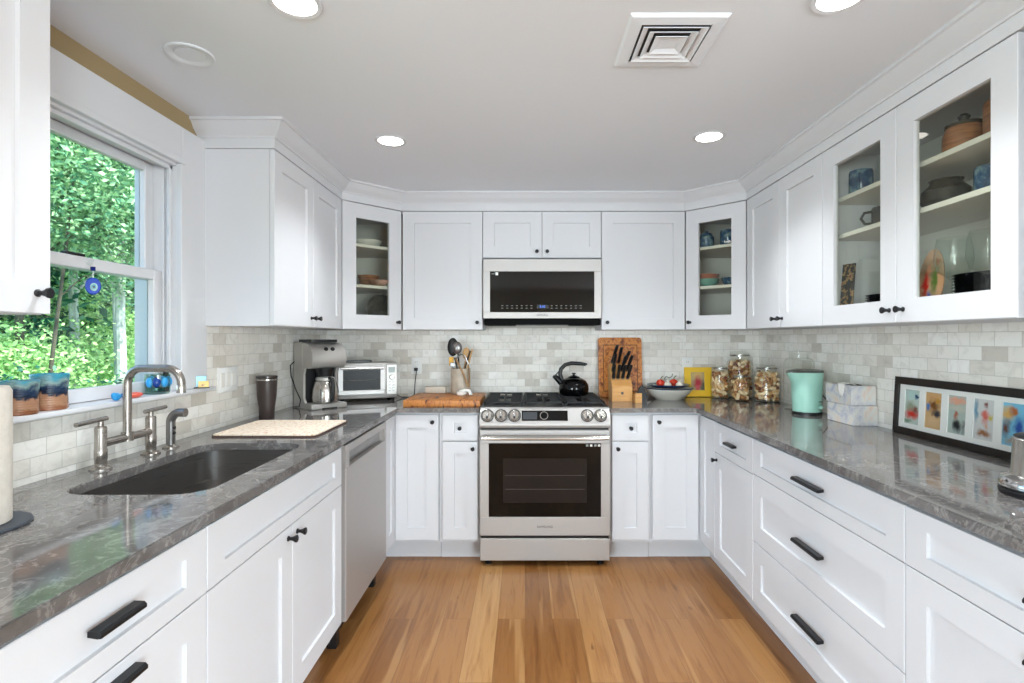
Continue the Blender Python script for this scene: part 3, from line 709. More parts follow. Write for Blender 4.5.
MB().tube([(-W-.003,.23,.27),(-W-.03,.22,.25),(-W-.035,.20,.19),(-W-.02,.17,.11),(-W-.008,.13,.05),(-W-.012,.14,.01),(-W-.01,.2,.006)], .0032, 8).build('cord', BLACKP, t)
q = thing('thermal_carafe', 'stainless thermal carafe with a black handle inside the coffee maker', 'carafe', (-1.138+.0546*math.cos(R(46))*0-(-.055)*0,3.083,.9465), R(46))
q.location = Vector((-1.138,3.083,.947)) + Matrix.Rotation(R(46),3,'Z') @ Vector((0,.048,0))
MB().lathe([(0,0),(.066,0),(.074,.006),(.076,.03),(.072,.08),(.060,.122),(.052,.130),(0,.130)], 36).build('body', STEELB, q)
MB().lathe([(.053,.130),(.056,.132),(.054,.146),(.03,.153),(0,.153)], 32).build('lid', SILV, q)
MB().tube([(0,-.045,.142),(0,-.082,.140),(0,-.092,.11),(0,-.092,.05),(0,-.086,.02),(0,-.070,.015)], .011, 12).build('handle', BLACKP, q)

# toaster oven
t = thing('toaster_oven', 'steel countertop toaster oven beside the coffee maker', 'toaster oven', (-1.190,3.360,.914), R(21))
w0, w1 = 0, .375
MB().box(w0,w1,.012,.235,.018,.250,.008,2).build('body', SILV, t)
mb = MB(); mb.box(.006,.292,0,.012,.045,.075,.003); mb.box(.006,.292,0,.012,.205,.235,.003); mb.box(.006,.034,0,.012,.075,.205); mb.box(.266,.292,0,.012,.075,.205)
d = mb.build('door', STEEL, t)
MB().box(.034,.266,.003,.010,.075,.205).build('door_glass', mat('toaster_glass','#0b0b0c',.25,spec=.12), d, smooth=False)
MB().tube([(.034,.0022,.138),(.266,.0022,.138)], .0014, 6).build('rack', STEELB, d)
mb = MB(); mb.tube([(.02,-.026,.218),(.28,-.026,.218)], .0075, 14); mb.tube([(.03,-.026,.218),(.03,.003,.218)], .005, 8); mb.tube([(.27,-.026,.218),(.27,.003,.218)], .005, 8)
mb.build('handle', STEELB, d)
p = MB().box(.302,.372,0,.014,.04,.238,.003).build('control_panel', SILV, t)
MB().box(.316,.358,-.001,.001,.185,.222).build('display', mat('lcd_green','#7f8b86',.3), p, smooth=False)
MB().lathe([(.016,0),(.016,.012),(.012,.016),(0,.016)], 24, T(.337,0,.155) @ RX(90)).build('dial', STEELD, p)
for i in range(4):
    for x in (.325,.349): MB().box(x-.007,x+.007,-.002,.001,.062+i*.019,.072+i*.019,.001).build('button', STEELD, p)
for x in (.03,.345):
    for y in (.03,.21): MB().lathe([(.012,0),(.014,.018)], 12, T(x,y,0)).build('foot', BLACKP, t)
MB().prism(rrect(.03,.22,.06,.20,.02), .2505, .262).build('crumb_tray', BLACKP, t)
mbc = MB(); mbc.tube([(.372,.16,.03),(.42,.12,.006),(.47,.10,.004),(.505,.13,.02),(.515,.165,.09),(.53,.195,.17),(.535,.20,.19)], .0032, 8); mbc.build('cord', BLACKP, t)

# outlets and switch plate
def outlet(x, label):
    t = thing('wall_outlet', label, 'outlet', (x,YB-.0085,1.13))
    MB().box(-.036,.036,-.005,0,-.058,.058,.002,2).build('cover_plate', PLASW, t)
    for z in (-.026,.026):
        f = MB().prism(rrect(-.017,.017,-.014,.014,.008), 0, .002, M=T(0,-.005,z) @ RX(90)).build('socket', PLASW, t)
        for x2 in (-.006,.006): MB().box(x2-.001,x2+.001,-.0075,-.0068,z-.004,z+.005).build('slot', BLACKP, f, smooth=False)
    return t
o = outlet(-.765, 'white duplex outlet on the back wall with a black plug, left of the cutting board')
mb = MB(); mb.box(-.012,.012,-.03,-.0075,-.036,-.014,.004,2); tag(mb.build('plug', BLACKP, o), None)
outlet(1.145, 'white duplex outlet on the back wall above the yellow frame')
t = thing('switch_plate', 'white three-gang switch plate on the left backsplash', 'light switch', (XT+.0005,2.495,1.13), R(90))
MB().box(-.083,.083,-.005,0,-.058,.058,.002,2).build('cover_plate', PLASW, t)
for x in (-.046,0,.046): MB().box(x-.016,x+.016,-.008,-.005,-.033,.033,.0015).build('rocker_switch', CERW, t)

# cutting board and the things on it
t = tag(MB().box(-.727,-.268,3.155,3.60,.9145,.954,.004,2).build('cutting_board', BOARD), 'thick striped wooden cutting board lying left of the range', 'cutting board')
cr = thing('utensil_crock', 'tall beige ceramic crock of utensils standing on the cutting board', 'crock', (-.428,3.525,.9545))
MB().lathe([(0,.0),(.058,0),(.062,.004),(.066,.02),(.066,.166),(.064,.170),(.058,.168),(.057,.02),(0,.015)], 40).build('body', noisy('crock_glaze',[(.3,'#a99b8a'),(.7,'#c0b4a4')],20,.4), cr)
def utensil(name, label, pts, r, m, head, hm, cat='utensil'):
    t = thing(name, label, cat, (-.428,3.525,.9745), 0, 'utensils in the crock')
    MB().tube(pts, r, 10).build('handle', m, t); h = head(); h.build('head', hm, t); return t
utensil('ladle', 'black nylon slotted spoon, tallest head in the crock', [(-.01,.03,0),(-.03,.025,.17),(-.042,.02,.22)], .006, BLACKP,
        lambda: MB().sphere((-.055,.022,.290), 1, (.036,.013,.062)), BLACKP)
utensil('ladle', 'dark steel ladle leaning left in the crock, beside the slotted spoon', [(.0,.02,0),(-.012,.0,.18),(-.016,-.01,.25)], .005, BLACKM,
        lambda: MB().sphere((-.020,-.02,.285), 1, (.032,.02,.042)), STEELD)
utensil('spatula', 'small spatula with a yellow blade at the left rim of the crock', [(-.02,.0,0),(-.05,-.01,.16)], .005, BLACKP,
        lambda: MB().box(-.075,-.045,-.016,-.008,.165,.225,.003), mat('yellow_silicone','#e2a92a',.4))
utensil('spatula', 'small grey spatula below the yellow blade in the crock', [(-.01,-.02,0),(-.04,-.03,.14)], .005, BLACKP,
        lambda: MB().box(-.066,-.03,-.04,-.034,.162,.19,.003), STEELD)
utensil('wooden_spoon', 'pale wooden spoon with an oval head in the crock', [(.0,.04,0),(.02,.036,.15),(.03,.035,.20)], .006, SPOONW,
        lambda: MB().sphere((.034,.035,.245), 1, (.026,.01,.042)), SPOONW, 'spoon')
tg = thing('tongs', 'wooden tongs leaning right in the crock with their tips up', 'tongs', (-.428,3.525,.9745), 0, 'utensils in the crock')
MB().tube([(.02,-.03,.0),(.045,-.01,.15),(.078,-.0,.275)], .007, 8, flat=.5).build('arm', SPOONW, tg); MB().tube([(.01,-.02,.0),(.03,-.0,.15),(.062,.02,.265)], .007, 8, flat=.5).build('arm', mat('dark_wood','#4f3825',.5), tg)
tg = thing('wooden_tongs', 'long wooden tongs hooked over the front rim of the crock', 'tongs', (-.428,3.525,.9545))
MB().tube([(-.022,-.072,.235),(.02,-.074,.15),(.062,-.076,.05)], .007, 8, flat=.5).build('arm', wood('tong_wood','#8c6a48','#a58059','#b9966c'), tg)
MB().tube([(.058,-.060,.20),(.066,-.072,.12),(.062,-.078,.05)], .0055, 8, flat=.6).build('arm', wood('tong_wood2','#6e5238','#8a6a49','#a3825c'), tg)
MB().tube([(-.022,-.072,.235),(.01,-.068,.265),(.035,-.062,.255),(.058,-.060,.20)], .005, 8).build('hinge', STEELD, tg)
bd = thing('butter_dish', 'low cream rectangular dish behind the cutting board corner, left of the crock', 'dish', (-.60,3.565,.9545))
MB().box(-.070,.070,-.028,.028,0,.045,.006,3).build('lid', mat('cream_ceramic','#cbbfb0',.35), bd)
sr = thing('spoon_rest', 'small white ceramic spoon rest on the cutting board before the crock', 'spoon rest', (-.386,3.40,.9545))
MB().lathe([(0,.0),(.022,0),(.034,.010),(.036,.026),(.032,.026),(.028,.012),(0,.006)], 28, T(-.022,.01,0)).build('cup', CERW, sr)
MB().tube([(-.035,.0,.030),(.0,-.01,.038),(.03,-.02,.034),(.045,-.035,.010)], [.009,.010,.011,.012], 12, flat=.6).build('handle', CERW, sr)

# kettle on the right rear burner
t = thing('tea_kettle', 'glossy black tea kettle with a curved handle on the rear right burner', 'kettle', (.325,3.53,.9465))
MB().lathe([(0,0),(.082,0),(.094,.012),(.100,.040),(.096,.070),(.080,.095),(.052,.112),(.040,.114)], 44).build('body', BLACKG, t)
ld = MB().lathe([(0,.132),(.012,.131),(.036,.122),(.044,.114),(.04,.112)], 32, close=False).build('lid', BLACKG, t)
MB().lathe([(.008,.131),(.008,.136),(.014,.140),(.012,.147),(0,.148)], 20).build('lid_knob', BLACKP, ld)
MB().tube([(-.075,0,.075),(-.105,0,.103),(-.125,0,.122)], [.024,.019,.016], 16).build('spout', BLACKG, t)
MB().tube([(-.120,0,.120),(-.134,0,.108)], [.02,.014], 16).build('spout_cap', BLACKP, t)
MB().tube([(-.078,0,.095),(-.092,0,.140),(-.085,0,.172),(-.058,0,.200),(-.015,0,.211),(.035,0,.208),(.076,0,.203),(.090,0,.205)], [.014,.014,.014,.013,.013,.013,.011,.004], 14, flat=1.0).build('handle', BLACKP, t)
MB().tube([(-.128,0,.125),(-.105,0,.150),(-.088,0,.165)], .004, 8).build('spout_lever', BLACKP, t)

# cutting board standing against the wall
th = R(7)
b_ = MB(); b_.prism(rrect(-.15,.15,0,.415,.02), -.036, 0, M=RX(90)); 
t = tag(b_.build('serving_board', BOARDV, loc=(.662,3.655,.9155)), 'mottled brown wooden board standing upright against the wall', 'cutting board')
t.rotation_euler = (-R(6.2)*1,0,0)
mb = MB()
for (x0,x1,z0,z1) in ((-.12,.12,.36,.365),(-.12,-.115,.04,.365),(.115,.12,.04,.365),(-.12,.12,.04,.045)): mb.box(x0,x1,-.0008,.0,z0,z1)
g = mb.build('juice_groove', mat('groove_dark','#5c2e12',.6), t, smooth=False); 

# knife block
kb = thing('knife_block', 'light wooden knife block with black knives in front of the board', 'knife block', (.630,3.43,.9145), 0)
mb = MB(); side_prism(mb, [(0,0),(.15,0),(.205,.215),(.17,.235),(0,.098)], -.065, .065); mb.build('body', BLOCKW, kb, smooth=False)
MB().box(-.008,.008,-.0012,0,.045,.062).build('logo', LOGO, kb, smooth=False)
dirn = Vector((0,-.62,.785)); nrm = None
def knife(x, y, z, ln, lab, lean=0):
    t = thing('kitchen_knife', lab, 'knife', (.630+x,3.43+y,.9145+z), 0, 'knives in the wooden block'); t.rotation_euler = (R(20),R(lean*1.3),0)
    MB().box(-.009,.009,-.006,.006,0.0005,.014,.002).build('bolster', STEELB, t)
    h = MB(); h.tube([(0,0,.014),(0,0,ln*.45),(0,-.003,ln*.8),(0,-.008,ln)], [.0135,.012,.014,.012], 12, flat=.75); h.build('handle', BLACKP, t)
    for k in (.3,.5,.7): MB().lathe([(.0022,0),(.0022,.0225),(0,.0225)], 8, T(0,-.0002,ln*k) @ RX(90) @ T(0,0,-.0105)).build('rivet', STEELB, t)
for i, (x, y, z, ln, lab, le) in enumerate((
    (-.042,.165,.236,0.138,'black-handled knife in the top row of the block, leftmost and tallest',10),
    (.002,.165,.236,0.120,'black-handled knife in the top row of the block, second from left',6),
    (.040,.160,.231,0.102,'black-handled knife in the top row of the block, rightmost',14),
    (-.045,.10,.187,0.126,'black-handled knife in the middle row of the block, leftmost',4),
    (.010,.10,.187,0.120,'black-handled knife in the middle row of the block, second from right',10),
    (.045,.10,.187,0.120,'black-handled knife in the middle row of the block, rightmost',12),
    (-.050,.045,.140,0.102,'black-handled knife in the lowest row of the block, leftmost',0),
    (-.022,.045,.140,0.102,'black-handled knife in the lowest row of the block, second from left',2),
    (.008,.045,.140,0.102,'black-handled knife in the lowest row of the block, third from left',6),
    (.040,.045,.140,0.102,'black-handled knife in the lowest row of the block, rightmost',9))): knife(x, y, z, ln, lab, le)
mb = MB(); side_prism(mb, [(0,0),(.07,0),(.07,.05),(0,.062)], -.019, .022)
tag(mb.build('wooden_wedge', BLOCKW, loc=(.716,3.345,.9145), smooth=False), 'small pale wooden block right of the knife block', 'wooden block')
t = tag(MB().prism([(-.032,0),(.028,0),(.036,.035),(.006,.105),(-.018,.085),(-.036,.04)], -.012, .012, M=RX(90)).build('sharpener', BLACKP, loc=(.765,3.47,.9145)), 'dark angular gadget standing between the knife block and the bowl', 'gadget')

# bowl, plate and vegetables
t = tag(MB().lathe([(0,.0),(.085,0),(.09,.006),(.135,.04),(.158,.072),(.160,.076),(.154,.076),(.128,.045),(.085,.012),(0,.008)], 48).build('serving_bowl', mat('stoneware_white','#ddd8cc',.35), loc=(.965,3.565,.9145)), 'wide off-white bowl holding the blue plate, right of the knife block', 'bowl')
NAVY = mat('navy_glaze', '#17305a', .2)
MB().lathe([(.1535,.074),(.1605,.074),(.1612,.078),(.1535,.079)], 48, close=False).build('rim', NAVY, t)
pl = thing('dinner_plate', 'dark blue plate stacked in the off-white bowl', 'plate', (.965,3.565,.994))
MB().lathe([(0,.0),(.10,0),(.140,.016),(.143,.020),(.138,.021),(.10,.006),(0,.005)], 48).build('body', NAVY, pl)
MB().lathe([(0,.0052),(.099,.0062),(.130,.018)], 48, close=False).build('face', mat('plate_face','#56645f',.25), pl)
TOM = mat('tomato_red', '#d03a22', .25); STEMG = mat('vine_green', '#4b5a35', .6); GAR = noisy('garlic', [(.3,'#e9dfcf'),(.7,'#f7f1e6')], 30, .5)
def tomato(x, y, lab):
    t = thing('tomato', lab, 'tomato', (x,y,1.0005), 0, 'tomatoes on the blue plate')
    MB().sphere((0,0,.025), .028, (1,1,.88)).build('fruit', TOM, t)
    MB().tube([(0,0,.046),(.006,.0,.062),(.018,-.004,.072)], .003, 8).build('stem', STEMG, t)
tomato(.902, 3.53, 'red tomato at the left of the blue plate'); tomato(.998, 3.56, 'red tomato at the right of the blue plate')
for x, y, lab in ((.945,3.51,'white garlic bulb between the two tomatoes on the blue plate'),(1.02,3.50,'white garlic bulb in front of the right tomato on the blue plate')):
    t = thing('garlic_bulb', lab, 'garlic', (x,y,1.0005), 0, 'garlic on the blue plate')
    MB().lathe([(0,0),(.018,.003),(.025,.014),(.020,.026),(.007,.034),(.004,.045),(0,.046)], 20).build('bulb', GAR, t)
t = tag(MB().tube([(.93,3.545,1.048),(.945,3.55,1.068),(.965,3.55,1.058),(.985,3.555,1.066),(.99,3.555,1.085)], .0028, 8).build('vine_twig', STEMG), 'curled green-brown vine twig joining the tomatoes', 'twig')

# blurred prints (photographs are flat things)
def blobs(name, bg, bl, rough=.3):
    m = mat(name, bg, rough); tc = N(m, 'ShaderNodeTexCoord'); nz = N(m, 'ShaderNodeTexNoise'); nz.inputs['Scale'].default_value = 40
    L(m, tc.outputs['Object'], nz.inputs['Vector'])
    ad = N(m, 'ShaderNodeVectorMath', operation='MULTIPLY_ADD'); L(m, nz.outputs['Color'], ad.inputs[0]); ad.inputs[1].default_value = (.035,0,.035)
    sb = N(m, 'ShaderNodeVectorMath', operation='SUBTRACT'); L(m, tc.outputs['Object'], sb.inputs[0]); sb.inputs[1].default_value = (.017,0,.017); L(m, sb.outputs[0], ad.inputs[2])
    cur = None
    for cx, cz, rx, rz, col in bl:
        v = N(m, 'ShaderNodeVectorMath', operation='SUBTRACT'); L(m, ad.outputs[0], v.inputs[0]); v.inputs[1].default_value = (cx,0,cz)
        u = N(m, 'ShaderNodeVectorMath', operation='MULTIPLY'); L(m, v.outputs[0], u.inputs[0]); u.inputs[1].default_value = (1/rx,0,1/rz)
        ln = N(m, 'ShaderNodeVectorMath', operation='LENGTH'); L(m, u.outputs[0], ln.inputs[0])
        r = ramp(m, [(.30,(1,1,1,1)),(1.0,(0,0,0,1))]); L(m, ln.outputs['Value'], r.inputs[0])
        cur = mixc(m, r.outputs[0], cur if cur is not None else S(bg), col)
    if cur is not None: base(m, cur)
    return m
# yellow frame
YEL = mat('yellow_paint', '#f2c531', .4)
t = thing('photo_frame', 'small bright yellow picture frame leaning in the right corner', 'picture frame', (1.212,3.712,.9145)); t.rotation_euler = (R(-5),0,0)
mb = MB()
for a in ((-.095,.095,-.015,0,0,.045),(-.095,.095,-.015,0,.17,.205),(-.095,-.05,-.015,0,.045,.17),(.045,.095,-.015,0,.045,.17)): mb.box(*a, .001)
mb.box(-.095,.095,-.030,0,0,.010,.002); mb.build('frame', YEL, t)
MB().box(-.05,.045,-.006,-.001,.045,.17).build('photo', blobs('photo_red', '#b7a37a', [(0,.15,.045,.04,'#d8b46e'),(.035,.07,.03,.06,'#5b5a45'),(0,.095,.036,.06,'#b01f31'),(.0,.06,.02,.03,'#d24a5e'),(0,.14,.014,.018,'#c58a68')]), t, smooth=False)

# cork jars
cork0 = None
def seg_d(p1,q1,p2,q2):
    d1=q1-p1; d2=q2-p2; r=p1-p2; a=d1.dot(d1); e=d2.dot(d2); f=d2.dot(r); c=d1.dot(r); b=d1.dot(d2); den=a*e-b*b
    s=min(1,max(0,(b*f-c*e)/den)) if den>1e-9 else 0
    t_=(b*s+f)/e
    if t_<0: t_=0; s=min(1,max(0,-c/a))
    elif t_>1: t_=1; s=min(1,max(0,(b-c)/a))
    return ((p1+d1*s)-(p2+d2*t_)).length
def cork_jar(x, y, r, h, neck, label, clab, group, n, seed):
    global cork0
    t = thing('glass_jar', label, 'jar', (x,y,.9145), 0)
    sh = h*.84
    MB().lathe([(0,0),(r*.92,0),(r,.008),(r,sh*.86),(r*.93,sh*.95),(neck,sh),(neck,h*.95),(neck-.003,h*.95),(neck-.003,sh),(r*.93-.003,sh*.94),(r-.003,sh*.86),(r-.003,.012),(r*.9,.006),(0,.006)], 40).build('body', GLASSJAR, t)
    ld = MB().lathe([(neck+.003,h*.93),(neck+.004,h*.955),(neck,h*.985),(neck*.8,h),(0,h)], 36, close=False).build('lid', GLASSCUP, t)
    MB().lathe([(neck+.001,h*.90),(neck+.005,h*.90),(neck+.005,h*.925),(neck+.001,h*.925)], 36, close=False).build('clasp_ring', STEELD, t)
    rnd = random.Random(seed); segs = []; cr = .0115; hl = .0105; tries = 0; R_ = r-.003-cr-.001
    while len(segs) < n and tries < 14000:
        tries += 1
        a = rnd.uniform(0,2*PI); rr = R_*math.sqrt(rnd.uniform(.42,1)); z = rnd.uniform(.018, sh*.93)
        p = Vector((rr*math.cos(a), rr*math.sin(a), z)); d = Vector((rnd.gauss(0,1),rnd.gauss(0,1),rnd.gauss(0,.8))).normalized()
        q1, q2 = p-d*hl, p+d*hl
        lim = R_ if z < sh*.8 else R_*.9
        if max(math.hypot(q1.x,q1.y), math.hypot(q2.x,q2.y)) > lim or min(q1.z,q2.z) < .018 or max(q1.z,q2.z) > sh*.95: continue
        if any(seg_d(q1,q2,s1,s2) < .0168 for s1, s2 in segs): continue
        segs.append((q1,q2))
    for q1, q2 in segs:
        if cork0 is None:
            cork0 = []
            for mm in (CORKM, noisy('cork_tan',[(.3,'#8a5a34'),(.7,'#c08b58')],60,.8), noisy('cork_pale',[(.3,'#e0c096'),(.7,'#f6e2bd')],60,.8)):
                me_o = MB().lathe([(0,-.0205),(.0095,-.0205),(.0112,-.0185),(.0112,.0185),(.0095,.0205),(0,.0205)], 12).build('wine_cork', mm)
                me = me_o.data; me.materials.append(CORKW); me.materials.append(CORKR)
                for pg in me.polygons:
                    if pg.center.z > .0195: pg.material_index = 1
                    if pg.center.z < -.0195: pg.material_index = 2 if len(cork0) == 1 else 1
                bpy.data.objects.remove(me_o); cork0.append(me)
        o = bpy.data.objects.new('wine_cork', rnd.choice(cork0)); COL.objects.link(o)
        o.location = Vector((x,y,.9145)) + (q1+q2)/2
        o.rotation_euler = (q2-q1).to_track_quat('Z','Y').to_euler()
        tag(o, clab, 'cork', group)
cork_jar(1.325,3.603,.062,.225,.044,'glass jar of corks next to the yellow frame','wine cork in the jar next to the yellow frame','corks in the left jar',60,1)
cork_jar(1.410,3.462,.056,.175,.044,'smallest glass jar of corks, in front of the others','wine cork in the smallest jar in front','corks in the small front jar',44,2)
cork_jar(1.478,3.648,.086,.318,.060,'tallest glass jar of corks, behind the others','wine cork in the tallest jar behind the others','corks in the tallest jar',110,3)
cork_jar(1.560,3.420,.080,.235,.058,'wide glass jar of corks at the right of the group','wine cork in the wide right-hand jar','corks in the wide right jar',84,4)
t = thing('glass_canister', 'large empty clear glass canister behind the mint green kettle', 'glass jar', (1.570,3.040,.9145))
MB().lathe([(0,0),(.076,0),(.082,.01),(.082,.27),(.07,.292),(.05,.300),(.05,.318),(.047,.318),(.047,.298),(.067,.289),(.079,.268),(.079,.012),(0,.006)], 44).build('body', GLASSCLR, t)
MB().lathe([(.052,.318),(.058,.321),(.058,.333),(.02,.338),(0,.338)], 36, close=False).build('lid', GLASSCLR, t)

# mint kettle
MINT = mat('mint_plastic', '#a6d6c5', .35)
t = thing('electric_kettle', 'mint green electric kettle with a black rim in front of the glass canister', 'kettle', (1.523,2.865,.9145), R(0))
def oval(prof, n, sp=.0):
    mb = MB(); rings = []
    for r, z, spout in prof:
        ring = []
        for i in range(n):
            a = 2*PI*i/n; k = r
            da = math.atan2(math.sin(a-R(200)), math.cos(a-R(200)))
            k += spout*math.exp(-(da/.38)**2)
            ring.append(mb.bm.verts.new((k*math.cos(a), k*math.sin(a), z)))
        rings.append(ring)
    for a, b in zip(rings, rings[1:]):
        for i in range(n): mb.bm.faces.new((a[i],a[(i+1)%n],b[(i+1)%n],b[i]))
    mb.bm.faces.new(rings[0][::-1]); mb.bm.faces.new(rings[-1]); return mb
oval([(.070,.016,0),(.072,.05,0),(.075,.10,0),(.077,.14,.003),(.078,.165,.012),(.079,.185,.026),(.080,.205,.042),(.081,.226,.054)], 56).build('body', MINT, t)
oval([(.0815,.226,.056),(.0815,.232,.056),(.079,.238,.040),(.06,.241,.01),(.03,.242,0)], 56).build('lid', mat('smoke_plastic','#4b4f49',.2), t)
MB().lathe([(0,0),(.074,0),(.074,.012),(.070,.016),(0,.016)], 40).build('base', BLACKP, t)
MB().tube([(-.0,-.077,.045),(.0,-.083,.045)], .010, 20).build('dial', MINT, t).location = (.035,.006,0)
MB().tube([(.078,-.01,.105),(.11,-.02,.06),(.11,-.09,.006),(.12,-.13,.004)], .0035, 8).build('cord', BLACKP, t)
MB().box(.024,.044,-.0765,-.0735,.072,.076).build('print', LOGO, t, smooth=False).rotation_euler = (0,0,R(26)*0)

# tissue boxes
TIS = noisy('tissue_box_print', [(.3,'#a9abc0'),(.42,'#cbc9cd'),(.52,'#dcd9d2'),(.62,'#dfcdc0'),(.75,'#d6b9ab')], 13, .55, detail=5, dist=1.0)
def tissue(z, x, y, rz, lab, opened):
    t = thing('tissue_box', lab, 'tissue box', (x,y,z), R(rz), 'stacked tissue boxes')
    MB().box(-.058,.058,-.105,.105,0,.0915,.0015).build('carton', TIS, t)
    MB().prism([(.036*math.cos(2*PI*i/24),.075*math.sin(2*PI*i/24)) for i in range(24)], .0915, .0921).build('opening', mat('opening_dark','#4a3a30',.8), t)
    if opened:
        ts = MB(); n = 8; V = []
        P = [(-.010,.092),(-.03,.101),(-.059,.096),(-.0605,.07),(-.060,.035)]
        for i in range(n+1):
            u = i/n; row = []
            for k, (x, z_) in enumerate(P):
                w_ = (.05,.045,.040,.032,.012)[k]
                row.append(ts.bm.verts.new((x-(.0018*math.sin(u*19+k)+.002 if k > 1 else 0), (u-.5)*2*w_*.8-.03, z_+.002*math.cos(u*15))))
            V.append(row)
        for i in range(n):
            for k in range(4): ts.bm.faces.new((V[i][k],V[i+1][k],V[i+1][k+1],V[i][k+1]))
        o = ts.build('tissue', mat('tissue_white','#f4efe8',.9), t); md = o.modifiers.new('thickness','SOLIDIFY'); md.thickness = .001
tissue(.9145,1.590,2.580,0,'pastel tissue box on the counter, lower of the two', False)
tissue(1.0075,1.587,2.588,0,'pastel tissue box on top, open with a tissue hanging out', True)

# long photo frame on the right
t = thing('photo_frame', 'long black frame with a row of photos leaning on the right backsplash', 'picture frame', (1.637,1.898,.9148), 0)
t.rotation_euler = (R(-3),0,R(-90))
Lh = .448
mb = MB(); mb.box(-Lh,Lh,-.012,.006,0,.026,.001); mb.box(-Lh,Lh,-.012,.006,.210,.241,.001); mb.box(-Lh,-Lh+.026,-.012,.006,.026,.21,.001); mb.box(Lh-.026,Lh,-.012,.006,.026,.21,.001)
mb.build('frame', mat('frame_black','#17120f',.3), t)
MATB = mat('mat_board', '#f3efe9', .6)
sp = .1175; ow, oh = .085, .145; zc = .118
mb = MB(); xs = [-.351+i*.117 for i in range(7)]
prev = -Lh+.026
for x in xs: mb.box(prev,x-ow/2,-.004,0,.026,.21); mb.box(x-ow/2,x+ow/2,-.004,0,.026,zc-oh/2); mb.box(x-ow/2,x+ow/2,-.004,0,zc+oh/2,.21); prev = x+ow/2
mb.box(prev,Lh-.026,-.004,0,.026,.21); mb.build('mat_board', MATB, t, smooth=False)
PH = [('#c3cdc4', [(0,.05,.05,.03,'#bcd6cf'),(.024,.045,.014,.012,'#1c4a72'),(-.01,-.0,.04,.03,'#9aa088'),(0,-.03,.055,.028,'#d5362a'),(.02,-.01,.022,.02,'#8c5348'),(-.03,-.06,.04,.012,'#7f9a80')]),
      ('#cfa877', [(0,.055,.06,.02,'#d5a26c'),(.0,.02,.036,.035,'#7b4a1d'),(-.03,.015,.014,.02,'#3f78b8'),(.02,-.01,.03,.02,'#2c3142'),(0,-.045,.045,.03,'#d8b288'),(.02,.04,.02,.012,'#c58b2a')]),
      ('#b3bdb4', [(0,.055,.07,.018,'#e5a487'),(0,.025,.06,.016,'#c7c4b2'),(-.005,.0,.014,.017,'#b5694f'),(0,-.04,.024,.035,'#17181c'),(.03,-.04,.012,.03,'#7b7f7c')]),
      ('#d6d3cf', [(-.034,.03,.012,.05,'#6e95a8'),(.01,.055,.013,.014,'#7d3428'),(.005,.015,.024,.03,'#d96a5a'),(.03,.01,.016,.018,'#c9b453'),(0,-.05,.04,.016,'#9a5f34'),(.01,-.02,.012,.02,'#d9a48b')]),
      ('#79c0dc', [(-.025,.035,.035,.035,'#d9aa5c'),(.0,.045,.02,.022,'#b5632a'),(.02,-.005,.024,.045,'#1f4fa3'),(-.03,-.015,.026,.035,'#6d3a25'),(0,-.055,.05,.018,'#9d938a')]),
      ('#a9b88a', [(0,.0,.03,.04,'#c24a38'),(0,.04,.014,.015,'#b07a58')]), ('#c8b9a0', [(.01,-.01,.03,.05,'#3a5a86'),(.01,.045,.014,.015,'#c08a66')])]
for i, x in enumerate(xs):
    o = MB().box(-ow/2,ow/2,-.001,.001,-oh/2,oh/2).build('photo', blobs('photo_print', *PH[i]), t, smooth=False, loc=(x,.001,zc))
MB().box(-Lh+.024,Lh-.024,-.0062,-.005,.024,.212).build('glass_pane', glass('frame_glass','#fbfcfc',.0,ior=1.2), t, smooth=False)

# steel appliance at the right edge
t = thing('steel_kettle', 'polished steel kettle cut off by the right edge of the photo', 'kettle', (1.345,1.375,.9145))
MB().lathe([(0,0),(.088,0),(.090,.012),(.088,.016),(0,.016)], 48).build('base', BLACKP, t)
MB().lathe([(.086,.016),(.091,.022),(.091,.032),(.084,.044),(.070,.050),(.066,.052)], 48).build('foot_ring', CHROME, t)
MB().lathe([(.066,.051),(.064,.060),(.060,.145),(.056,.150),(0,.150)], 48).build('body', STEELB, t)
MB().lathe([(.057,.150),(.059,.153),(.050,.158),(0,.160)], 40, close=False).build('lid', BLACKP, t)
MB().tube([(.055,0,.14),(.10,0,.15),(.115,0,.12),(.10,0,.07),(.062,0,.06)], .010, 12).build('handle', BLACKP, t)

# ------------------------------------------------------------------ on the window stool
def drip(name):
    m = mat(name, '#a87f62', .3); tc = N(m, 'ShaderNodeTexCoord'); sep = N(m, 'ShaderNodeSeparateXYZ'); L(m, tc.outputs['Object'], sep.inputs[0])
    nz = noise(m, tc.outputs['Object'], 32, 3); ma = N(m, 'ShaderNodeMath', operation='MULTIPLY_ADD'); L(m, nz, ma.inputs[0]); ma.inputs[1].default_value = -.07; L(m, sep.outputs[2], ma.inputs[2])
    mr = N(m, 'ShaderNodeMapRange'); mr.inputs[1].default_value = -.035; mr.inputs[2].default_value = .075; L(m, ma.outputs[0], mr.inputs[0])
    r = ramp(m, [(0,'#8f5a3c'),(.1,'#b08466'),(.44,'#a87c5f'),(.50,'#141d33'),(.62,'#16324f'),(.75,'#7d9692'),(.92,'#2d8aa0'),(1,'#2f93a8')]); L(m, mr.outputs[0], r.inputs[0]); base(m, r.outputs[0])
    wv = N(m, 'ShaderNodeTexWave', bands_direction='Z'); wv.inputs['Scale'].default_value = 45; L(m, tc.outputs['Object'], wv.inputs[0]); bump(m, wv.outputs[0], .35, .002)
    return m
DRIP = drip('dripped_glaze')
